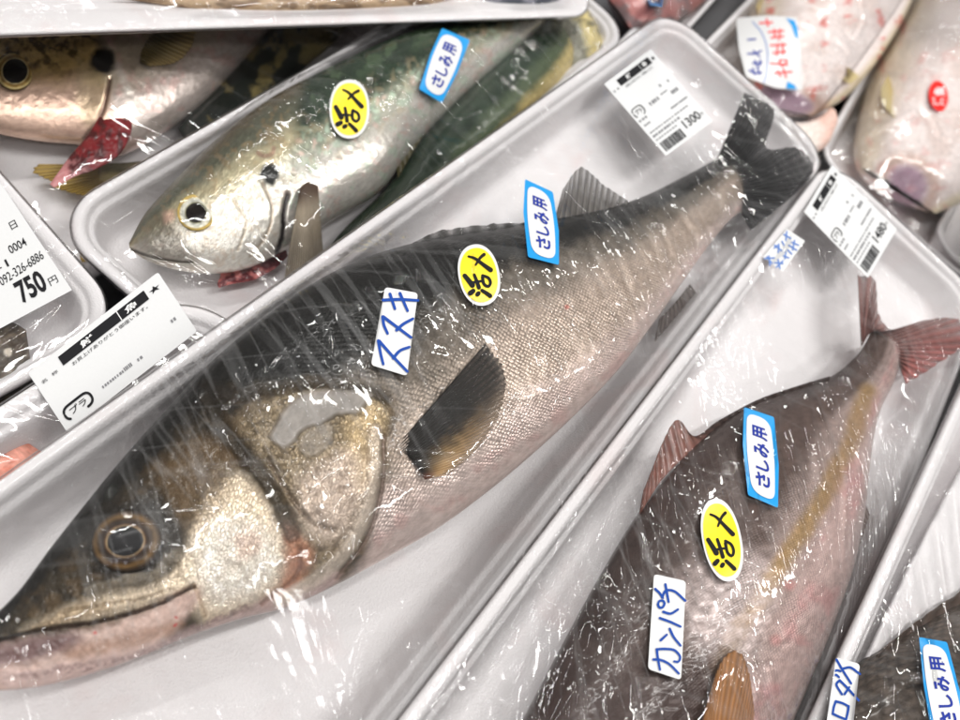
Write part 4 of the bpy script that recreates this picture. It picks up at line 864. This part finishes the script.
# ------------------------------------------------------------------ stickers and labels
def text_geo(s, bold=0.0, cond=1.0):
    cu = bpy.data.curves.new('t', 'FONT'); cu.body = s; cu.resolution_u = 3; cu.offset = bold
    ob = bpy.data.objects.new('t', cu); COL.objects.link(ob)
    dg = bpy.context.evaluated_depsgraph_get(); me = bpy.data.meshes.new_from_object(ob.evaluated_get(dg))
    V = np.array([v.co[:2] for v in me.vertices]).reshape(-1, 2); F = [tuple(p.vertices) for p in me.polygons]
    bpy.data.objects.remove(ob); bpy.data.curves.remove(cu); bpy.data.meshes.remove(me)
    return V, F
class Sticker:
    """flat printed piece stuck on the wrap; everything is laid out in the sticker's own frame (p right, q down, 0..1)
    whose four corners are quad = [TL, TR, BR, BL]"""
    def __init__(s, name, label, cat, quad, surf, lift=.0011, group=None, thick=.0003):
        s.quad = np.array(quad, float); s.layers = []; s.name, s.label, s.cat, s.group = name, label, cat, group; s.thick = thick
        u, v = np.meshgrid(np.linspace(0, 1, 7), np.linspace(0, 1, 7)); P = s.px(np.stack([u.ravel(), v.ravel()], 1))
        z = np.full(len(P), .08)
        for k in range(12): W = at(P, z); z = surf(W[:, :2]) if callable(surf) else np.full(len(P), float(surf))
        W = at(P, z)
        # a gently bent (quadratic) sheet, so that it hugs the bulge below it
        s.o = W[:, :2].mean(0); A = s.basis(W[:, :2]); c = np.linalg.lstsq(A, z, rcond=None)[0]
        c[0] += max(0, float((z - A @ c).max())) + lift
        s.c = c; s.mats = []
    def px(s, pq):
        p, q = pq[:, :1], pq[:, 1:2]; a, b, c, d = s.quad
        return (a * (1 - p) + b * p) * (1 - q) + (d * (1 - p) + c * p) * q
    def basis(s, xy):
        x, y = (xy - s.o).T * 20; return np.stack([np.ones(len(x)), x, y, x * x, x * y, y * y], 1)
    def W(s, px, dz):
        z = np.full(len(px), s.c[0])
        for k in range(8): P = at(px, z); z = s.basis(P[:, :2]) @ s.c + dz
        return at(px, z)
    def tess(s, P):
        """fine triangles inside a pixel outline"""
        lo, hi = P.min(0), P.max(0); st = max(3.0, float((hi - lo).max()) / 22)
        gx, gy = np.meshgrid(np.arange(lo[0] + st / 2, hi[0], st), np.arange(lo[1] + st / 2, hi[1], st)); q = np.stack([gx.ravel(), gy.ravel()], 1)
        ins = np.zeros(len(q), bool); n = len(P)
        for i in range(n):
            (x0, y0), (x1, y1) = P[i], P[(i + 1) % n]
            if y0 != y1: ins ^= ((y0 > q[:, 1]) != (y1 > q[:, 1])) & (q[:, 0] < (x1 - x0) * (q[:, 1] - y0) / (y1 - y0) + x0)
        d, _ = dline(q[:, 0], q[:, 1], np.vstack([P, P[:1]])); q = q[ins & (d > st * .4)]
        al = np.vstack([P, q])
        v, e, f, *_r = delaunay_2d_cdt([Vector(a) for a in al], [(i, (i + 1) % n) for i in range(n)], [], 1, 1e-5)
        return np.array([tuple(a) for a in v]), [tuple(a) for a in f]
    def add(s, px, F, mat, dz): s.layers.append((np.asarray(px, float), F, mat, dz))
    def poly(s, pq, mat, dz=0, raw=False):
        P = np.asarray(pq, float) if raw else s.px(np.asarray(pq, float))
        Q, F = s.tess(P); s.add(Q, F, mat, dz); return P
    def text(s, t, box, mat, dz, rot=True, bold=0.0):
        """box p0,q0,p1,q1; rot: reads upwards (text x = -q, text y = -p)"""
        V, F = text_geo(t, bold)
        if not len(V): return
        lo, hi = V.min(0), V.max(0); n = (V - lo) / np.maximum(hi - lo, 1e-6); p0, q0, p1, q1 = box
        pq = np.stack([p1 - n[:, 1] * (p1 - p0), q1 - n[:, 0] * (q1 - q0)], 1) if rot else np.stack([p0 + n[:, 0] * (p1 - p0), q1 - n[:, 1] * (q1 - q0)], 1)
        s.add(s.px(pq), F, mat, dz)
    def line(s, pts, wd, mat, dz, raw=True, taper=(1, 1), smooth=True):
        """brush or pen line; pts in photo pixels (raw) or in the sticker frame, width in photo pixels"""
        P = np.asarray(pts, float); P = P if raw else s.px(P)
        n = 22 if (len(P) > 2 or taper != (1, 1)) else 8
        Q = cr(P, n) if smooth else P
        T = np.gradient(Q, axis=0); T /= np.linalg.norm(T, axis=1)[:, None] + 1e-9; Nn = np.stack([-T[:, 1], T[:, 0]], 1)
        t = np.linspace(0, 1, len(Q)); hw = (taper[0] * (1 - t) + taper[1] * t) * wd / 2
        a = Q + Nn * hw[:, None]; b = Q - Nn * hw[:, None]
        m = len(Q); ang = np.linspace(math.pi / 2, -math.pi / 2, 7)[1:-1]
        def cap(c, t_, n_, r, sg): return [c + sg * t_ * r * math.cos(x) + n_ * r * math.sin(x) for x in ang]
        e1 = cap(Q[-1], T[-1], Nn[-1], hw[-1], 1); e0 = cap(Q[0], T[0], Nn[0], hw[0], -1)
        V = np.vstack([a, b, e1, e0]); F = [(i, i + 1, m + i + 1, m + i) for i in range(m - 1)]
        F.append(tuple([m - 1] + list(range(2 * m, 2 * m + 5)) + [2 * m - 1])); F.append(tuple([0] + list(range(2 * m + 5, 2 * m + 10)) + [m]))
        s.add(V, F, mat, dz)
    def build(s, base_pq, base_mat, raw=False, curl=None):
        P = np.asarray(base_pq, float) if raw else s.px(np.asarray(base_pq, float)); n = len(P)
        Q, tris = s.tess(P)
        assert len(Q) >= n and np.allclose(Q[:n], P, atol=1e-2), s.label
        m = len(Q)
        V = [s.W(Q, 0), s.W(Q, -s.thick)]; F = list(tris) + [tuple(m + i for i in f[::-1]) for f in tris]
        F += [(i, (i + 1) % n, m + (i + 1) % n, m + i) for i in range(n)]; mi = [0] * len(F); mats = [base_mat]; off = 2 * m
        for px, f, m, dz in s.layers:
            if m not in mats: mats.append(m)
            V.append(s.W(px, dz)); F += [tuple(off + i for i in q) for q in f]; mi += [mats.index(m)] * len(f); off += len(px)
        V = np.vstack(V)
        if curl is not None: V = curl(V)
        me = mesh(s.name, V, F); o = link(s.name, me, mats, smooth=False); me.polygons.foreach_set('material_index', mi)
        tag(o, s.label, s.cat, s.group); return o
def rounded(pts, rad, n=6):
    P = [np.array(p, float) for p in pts]; out = []; R = rad if isinstance(rad, (list, tuple)) else [rad] * len(P)
    for i, p in enumerate(P):
        a = P[i - 1] - p; b = P[(i + 1) % len(P)] - p; la, lb = np.linalg.norm(a), np.linalg.norm(b); r = min(R[i], la * .49, lb * .49)
        s, e = p + a / la * r, p + b / lb * r
        for k in range(n + 1): t = k / n; out.append((1 - t) ** 2 * s + 2 * t * (1 - t) * p + t * t * e)
    return np.array(out)
def from_crop(pts, ox, oy, sc): return [(ox + a / sc, oy + b / sc) for a, b in pts]

def sashimi(quad, surf, label, bul=(.10, .09)):
    s = Sticker('sashimi_sticker', label, 'sticker', quad, surf, group='blue sashimi stickers')
    hexa = [(0, 0), (1, 0), (1 + bul[1], .52), (1, 1), (0, 1), (-bul[0], .44)]
    win = rounded(s.px(np.array([(.09, .05), (.86, .055), (.965, .50), (.90, .945), (.14, .94), (.02, .46)])), [9, 15, 30, 10, 15, 30], 8)
    s.poly(win, WHITE, .00025, raw=True)
    for ch, (p0, q0, p1, q1) in zip('さしみ用', ((.29, .68, .77, .83), (.32, .52, .76, .645), (.27, .345, .79, .49), (.25, .165, .76, .305))):
        s.text(ch, (p0, q0, p1, q1), NAVY, .0005, bold=.030)
    return s.build(rounded(s.px(np.array(hexa)), 2.0, 3), BLUE, raw=True)
sashimi([(744, 407), (774, 417), (778, 508), (748, 495)], FB, 'blue sashimi sticker on the brown amberjack, beside the dorsal fin')
sashimi([(525, 179), (553, 192), (559, 265), (528, 257)], FA, 'blue sashimi sticker on the sea bass between yellow oval and dorsal fin')
sashimi([(442, 28), (470, 40), (442, 103), (419, 89)], FH, 'blue sashimi sticker on the green-backed horse mackerel near the top', (.06, .06))
sashimi([(919, 637), (947, 642), (970, 742), (934, 748)], FC, 'blue sashimi sticker on the dark bream, cut by the bottom right corner', (.06, .05))

def katsu(ell, surf, label, cut=None):
    """yellow oval with brush-written freshness mark; ell = centre, half axes, tilt"""
    (cx, cy), a, b, th = ell; c, sn = math.cos(th), math.sin(th)
    def R(u, v): return (cx + a * u * c - b * v * sn, cy + a * u * sn + b * v * c)
    s = Sticker('freshness_sticker', label, 'sticker', [R(-1, -1), R(1, -1), R(1, 1), R(-1, 1)], surf, group='yellow oval stickers')
    k = np.linspace(0, 2 * math.pi, 48, endpoint=False)
    oval = lambda r, e=.0: np.array([R(r * math.copysign(abs(math.cos(t)) ** .92, math.cos(t)), r * math.copysign(abs(math.sin(t)) ** .92, math.sin(t))) for t in k])
    s.poly(oval(.885), YELLOW, .00025, raw=True)
    def q(pts): return [R((x - 262) / 180, (y - 355) / 270) for x, y in pts]
    u = a / 180
    for pts, wd, tp in (([(205, 178), (255, 205), (310, 265), (372, 332)], 34, (.6, 1.25)), ([(342, 188), (300, 212), (252, 262)], 28, (1.1, .7)),
                        ([(138, 335), (160, 375), (188, 430)], 44, (.9, 1.1)), ([(222, 345), (232, 400), (240, 462)], 34, (.8, 1.1)), ([(190, 410), (235, 408), (280, 412)], 26, (1, .8)),
                        ([(292, 365), (338, 395), (348, 440), (322, 468), (290, 440), (288, 380)], 26, (1, 1.1)), ([(155, 495), (185, 480)], 46, (1, .9)), ([(215, 518), (226, 510)], 40, (1, 1)), ([(262, 492), (296, 524), (322, 552)], 40, (.8, 1))):
        s.line(q(pts), wd * u, BLACK, .0005, taper=tp)
    return s.build(oval(1.0), WHITE, raw=True)
katsu(((349.5, 109), 20, 29.5, .0), FH, 'yellow oval sticker on the green-backed horse mackerel')
katsu(((479, 275), 20.5, 31, -.20), FA, 'yellow oval sticker on the sea bass between the white name tag and blue sticker')
katsu(((722, 540), 19.5, 42, -.20), FB, 'yellow oval sticker on the brown amberjack, long and tilted')

def nametag(corners, surf, label, strokes, wd, ext=None):
    s = Sticker('name_sticker', label, 'sticker', corners, surf, group='white handwritten name stickers')
    for st in strokes: s.line(st, wd, PEN, .0004, taper=(1.05, .9))
    return s.build(rounded(s.px(np.array([(0, 0), (1, 0), (1, 1), (0, 1)], float)), 4, 5), WHITE, raw=True)
nametag([(385, 287), (418, 293), (407, 376), (371, 365)], FA, 'white tag with three blue handwritten characters on the sea bass',
        [from_crop(p, 260, 220, 3) for p in ([(370, 240), (420, 238), (474, 241)], [(390, 222), (405, 266)], [(420, 220), (443, 272)], [(368, 290), (372, 315), (383, 340)], [(370, 290), (410, 320), (453, 352)], [(410, 330), (430, 312), (459, 296)],
                                             [(355, 362), (362, 400), (370, 432)], [(358, 363), (395, 405), (442, 454)], [(400, 414), (420, 392), (448, 381)])], 3.0)
nametag([(654, 574), (686, 581), (681, 680), (648, 669)], FB, 'white tag with four blue handwritten characters on the brown amberjack',
        [from_crop(p, 640, 565, 5.77) for p in ([(97, 486), (150, 484), (200, 492), (232, 528), (222, 558), (198, 556)], [(78, 545), (120, 548), (170, 572), (225, 626)], [(97, 486), (104, 540), (116, 604)], [(120, 434), (155, 402)], [(172, 368), (195, 415), (235, 465)],
                                                [(115, 306), (175, 328), (235, 355)], [(135, 270), (178, 280), (220, 256)], [(104, 226), (112, 244), (130, 244), (142, 222), (132, 206), (112, 208), (103, 226)], [(88, 138), (112, 160), (133, 190)], [(128, 186), (150, 148), (200, 152), (262, 206)], [(147, 112), (156, 160), (166, 213)])], 2.5)
nametag([(836, 657), (860, 664), (850, 752), (824, 740)], FC, 'white tag with blue handwritten characters overhanging the rim of the bream tray',
        [from_crop(p, 810, 620, 6.4) for p in ([(170, 254), (215, 330), (264, 406)], [(216, 310), (262, 305), (320, 346)], [(158, 326), (176, 322), (196, 328)], [(155, 352), (170, 352), (186, 366)], [(190, 386), (170, 415), (205, 476)], [(190, 386), (235, 430), (312, 515)], [(222, 474), (252, 430)],
                                               [(165, 520), (208, 532), (248, 552)], [(248, 552), (242, 590), (232, 636)], [(165, 520), (152, 560), (146, 600)], [(146, 600), (190, 620), (232, 636)], [(130, 700), (180, 690), (230, 740)], [(130, 700), (120, 750)])], 2.4)

def price_label(quad, surf, label, price, near=False):
    s = Sticker('price_label', label, 'price label', quad, surf, group='printed fish labels', lift=.0008)
    h = 100 / 60.0
    def bx(p0, q0, p1, q1, m=BLACK, dz=.0003): s.poly([(p0, q0), (p1, q0), (p1, q1), (p0, q1)], m, dz)
    bx(.205, .045, .865, .125); bx(.652, .045, .658, .125, WHITE, .0005)
    s.text('鮮', (.36, .058, .455, .112), WHITE, .0005, False, .02); s.text('魚', (.70, .058, .795, .112), WHITE, .0005, False, .02)
    s.text('★', (.885, .062, .965, .112), BLACK, .0003, False)
    s.text('お買上げありがとう御座います。', (.255, .145, .83, .175), BLACK, .0003, False)
    s.text('名', (.035, .115, .075, .142), BLACK, .0003, False); s.text('称', (.115, .115, .158, .142), BLACK, .0003, False)
    rr = rounded([(.045, .395), (.245, .395), (.245, .50), (.045, .50)], .05, 5)
    o = s.px(rr); c = o.mean(0)
    s.line(np.vstack([o[1:18]]), 2.6 if near else 1.0, BLACK, .0003, smooth=False); s.line(np.vstack([o[20:], o[:1]]), 2.6 if near else 1.0, BLACK, .0003, smooth=False)
    s.text('プラ', (.085, .42, .205, .475), BLACK, .0003, False, .01)
    r = random.Random(3)
    def smudge(p0, q0, p1, q1, n):
        for k in range(n):
            a = p0 + (p1 - p0) * k / n; bx(a, q0, a + (p1 - p0) / n * r.uniform(.45, .8), q1, GREY)
    if near:
        smudge(.33, .44, .50, .46, 9); smudge(.60, .44, .64, .462, 2); smudge(.90, .36, .94, .385, 2); smudge(.50, .43, .56, .46, 5)
    else:
        smudge(.04, .53, .22, .555, 3); smudge(.06, .60, .2, .62, 3); smudge(.37, .44, .58, .48, 4); smudge(.62, .44, .76, .455, 5); smudge(.86, .36, .9, .39, 1); smudge(.70, .35, .74, .38, 1)
        smudge(.05, .70, .86, .715, 14); smudge(.05, .745, .62, .77, 10); smudge(.05, .80, .5, .815, 8); smudge(.78, .48, .92, .52, 3); smudge(.6, .62, .95, .64, 8)
        q = .06
        while q < .50:
            wd = r.choice((.006, .010, .016)); bx(q, .85, q + wd, .965); q += wd + r.choice((.006, .010, .014))
        s.text(price, (.58, .80, .90, .90), BLACK, .0003, False, .01)
        s.text('円', (.915, .85, .96, .885), BLACK, .0003, False)
    lo = .56 if near else 1       # the near label is folded under the next tray past this point
    return s.build(rounded([(0, 0), (1, 0), (1, lo), (0, lo)], .02, 3), PAPER)
lw = np.array([155.5 - 28, 272 - 372.5]); 
price_label([(28, 373), (158, 272), (228, 378), (98, 479)], FL, 'large white label with long black bar and star, tucked under the bass tray', '', True)
price_label([(604, 84), (651, 49), (713, 121), (666, 156)], FA, 'white price label reading 1300 yen at the far end of the sea bass tray', '1300')
price_label([(804, 212), (832, 165), (897, 229), (868, 278)], FB, 'white price label reading 1480 yen at the far end of the amberjack tray', '1480')
# the 750 yen label at the left edge
s = Sticker('price_label', 'white price label reading 750 yen at the left edge', 'price label', [(-130, 240), (-4, 176), (72, 290), (-70, 366)], FK, group='printed fish labels', lift=.0008)
def sl(t, ang_px, x0, y0, ln, ht, bold=0):
    """a printed line: starts at (x0,y0) photo pixels, running up-right"""
    V, F = text_geo(t, bold); lo, hi = V.min(0), V.max(0); n = (V - lo) / np.maximum(hi - lo, 1e-6)
    d = np.array(ang_px, float); d /= np.linalg.norm(d); up = np.array([d[1], -d[0]]) * 1.0
    up = np.array([-.46, -.89])
    s.add(np.array([x0, y0]) + n[:, :1] * ln * d + n[:, 1:] * ht * up, F, BLACK, .0003)
dr = (25, -14)
sl('日', dr, 12, 230, 7, 8); sl('0004', dr, 11, 254, 19, 8.5, .005); sl('092-326-6886', (25, -16.5), 2, 286, 51, 9); sl('-1', dr, -2, 272, 13, 7.5); sl('750', (25, -14), 23, 304, 30, 23, .03); sl('円', dr, 51, 286, 9, 8)
s.build([(0, 0), (1, 0), (1, 1), (0, 1)], PAPER)
# small pale handwritten slip
s = Sticker('handwritten_slip', 'small pale blue handwritten slip beside the 1480 yen label', 'sticker', [(787, 229), (805, 241), (783, 272), (763, 257)], FB)
for p in ([(175, 430), (230, 500)], [(150, 450), (250, 440)], [(195, 420), (205, 520)], [(255, 310), (330, 370)], [(250, 340), (300, 300)], [(290, 385), (300, 320)], [(330, 270), (350, 310)], [(350, 200), (420, 240)], [(380, 170), (370, 260)], [(255, 490), (340, 500)], [(290, 460), (310, 550)], [(270, 540), (340, 470)], [(345, 420), (400, 440)], [(390, 360), (430, 400)], [(400, 310), (480, 360)], [(430, 280), (500, 310)], [(460, 260), (440, 360)], [(370, 380), (360, 450)]):
    s.line(from_crop(p, 750, 215, 10.29), 1.5, PALEPEN, .0003)
s.build([(0, 0), (1, 0), (1, 1), (0, 1)], WHITE)
# crumpled blue and red sticker
s = Sticker('handwritten_slip', 'crumpled white slip with blue and red writing and blue corners on the pale fish', 'sticker', [(736, 18), (797, 17), (803, 91), (746, 77)], FF, lift=.002)
for p in ([(165, 350), (215, 350), (260, 330)], [(205, 330), (250, 370)], [(200, 420), (265, 415)], [(215, 400), (235, 450)], [(255, 395), (250, 440)], [(175, 470), (215, 490), (265, 485)], [(200, 455), (215, 500)], [(235, 455), (250, 500)], [(165, 250), (220, 245)]):
    s.line(from_crop(p, 725, 5, 7.2), 1.7, NAVY, .0003)
for p in ([(315, 195), (420, 185)], [(355, 175), (360, 225)], [(335, 235), (420, 225)], [(395, 175), (390, 250)], [(330, 290), (440, 285)], [(350, 345), (440, 335)], [(380, 280), (375, 360)], [(415, 275), (420, 355)], [(330, 420), (450, 430)], [(390, 400), (410, 440), (450, 400), (400, 395)], [(360, 490), (480, 480)], [(420, 460), (440, 520)], [(380, 475), (400, 510)], [(250, 130), (340, 125)], [(300, 100), (310, 150)]):
    s.line(from_crop(p, 725, 5, 7.2), 2.0, PINKINK, .0003)
s.line(from_crop([(200, 120), (270, 210), (305, 330), (300, 480), (280, 560)], 725, 5, 7.2), 1.0, PALEPEN, .0003)
s.poly(from_crop([(440, 95), (500, 110), (525, 170), (528, 240), (505, 230), (480, 150)], 725, 5, 7.2), BLUE, .0003, raw=True)
s.poly(from_crop([(450, 550), (500, 575), (520, 610), (440, 600)], 725, 5, 7.2), BLUE, .0003, raw=True)
s.build(rounded(s.px(np.array([(0, 0), (.5, -.03), (1, 0), (1.02, .5), (1, 1), (.5, 1.06), (0, 1), (-.04, .5)])), 4, 4), WHITE, raw=True)
# round red sticker
s = Sticker('round_sticker', 'small round red sticker with white lettering on the pale fish at right', 'sticker', [(928, 80), (949, 80), (949, 112), (928, 112)], FE, lift=.001)
k = np.linspace(0, 2 * math.pi, 30, endpoint=False)
for ch, bxx in (('活', (.22, .52, .80, .80)), ('魚', (.28, .20, .82, .50))): s.text(ch, bxx, WHITE, .0003, True, .03)
s.build(np.stack([.5 + .46 * np.cos(k) + .06 * np.sin(k), .5 + .48 * np.sin(k)], 1), RED)
# scrap of blue sticker on the reddish fish
s = Sticker('sashimi_sticker', 'scrap of a blue sticker on the reddish fish at the very top', 'sticker', [(647, -8), (664, -8), (662, 7), (650, 5)], FG)
s.poly([(.4, .1), (.9, .1), (.85, .7), (.45, .6)], WHITE, .0003); s.build([(0, 0), (1, 0), (1, 1), (0, 1)], BLUE)

# ------------------------------------------------------------------ origins at each thing's base
def recentre():
    for o in list(COL.objects):
        if o.parent is not None or o.type not in ('MESH', 'EMPTY') or o.get('kind') == 'structure': continue
        fam = [o] + list(o.children) if o.type == 'MESH' else list(o.children)
        co_ = []
        for m in fam:
            a = np.empty(len(m.data.vertices) * 3, np.float32); m.data.vertices.foreach_get('co', a); co_.append(a.reshape(-1, 3))
        al = np.vstack(co_); c = np.array([(al[:, 0].min() + al[:, 0].max()) / 2, (al[:, 1].min() + al[:, 1].max()) / 2, al[:, 2].min()], np.float32)
        for m, a in zip(fam, co_): m.data.vertices.foreach_set('co', (a - c).ravel()); m.data.update()
        o.location = c.tolist()
recentre()
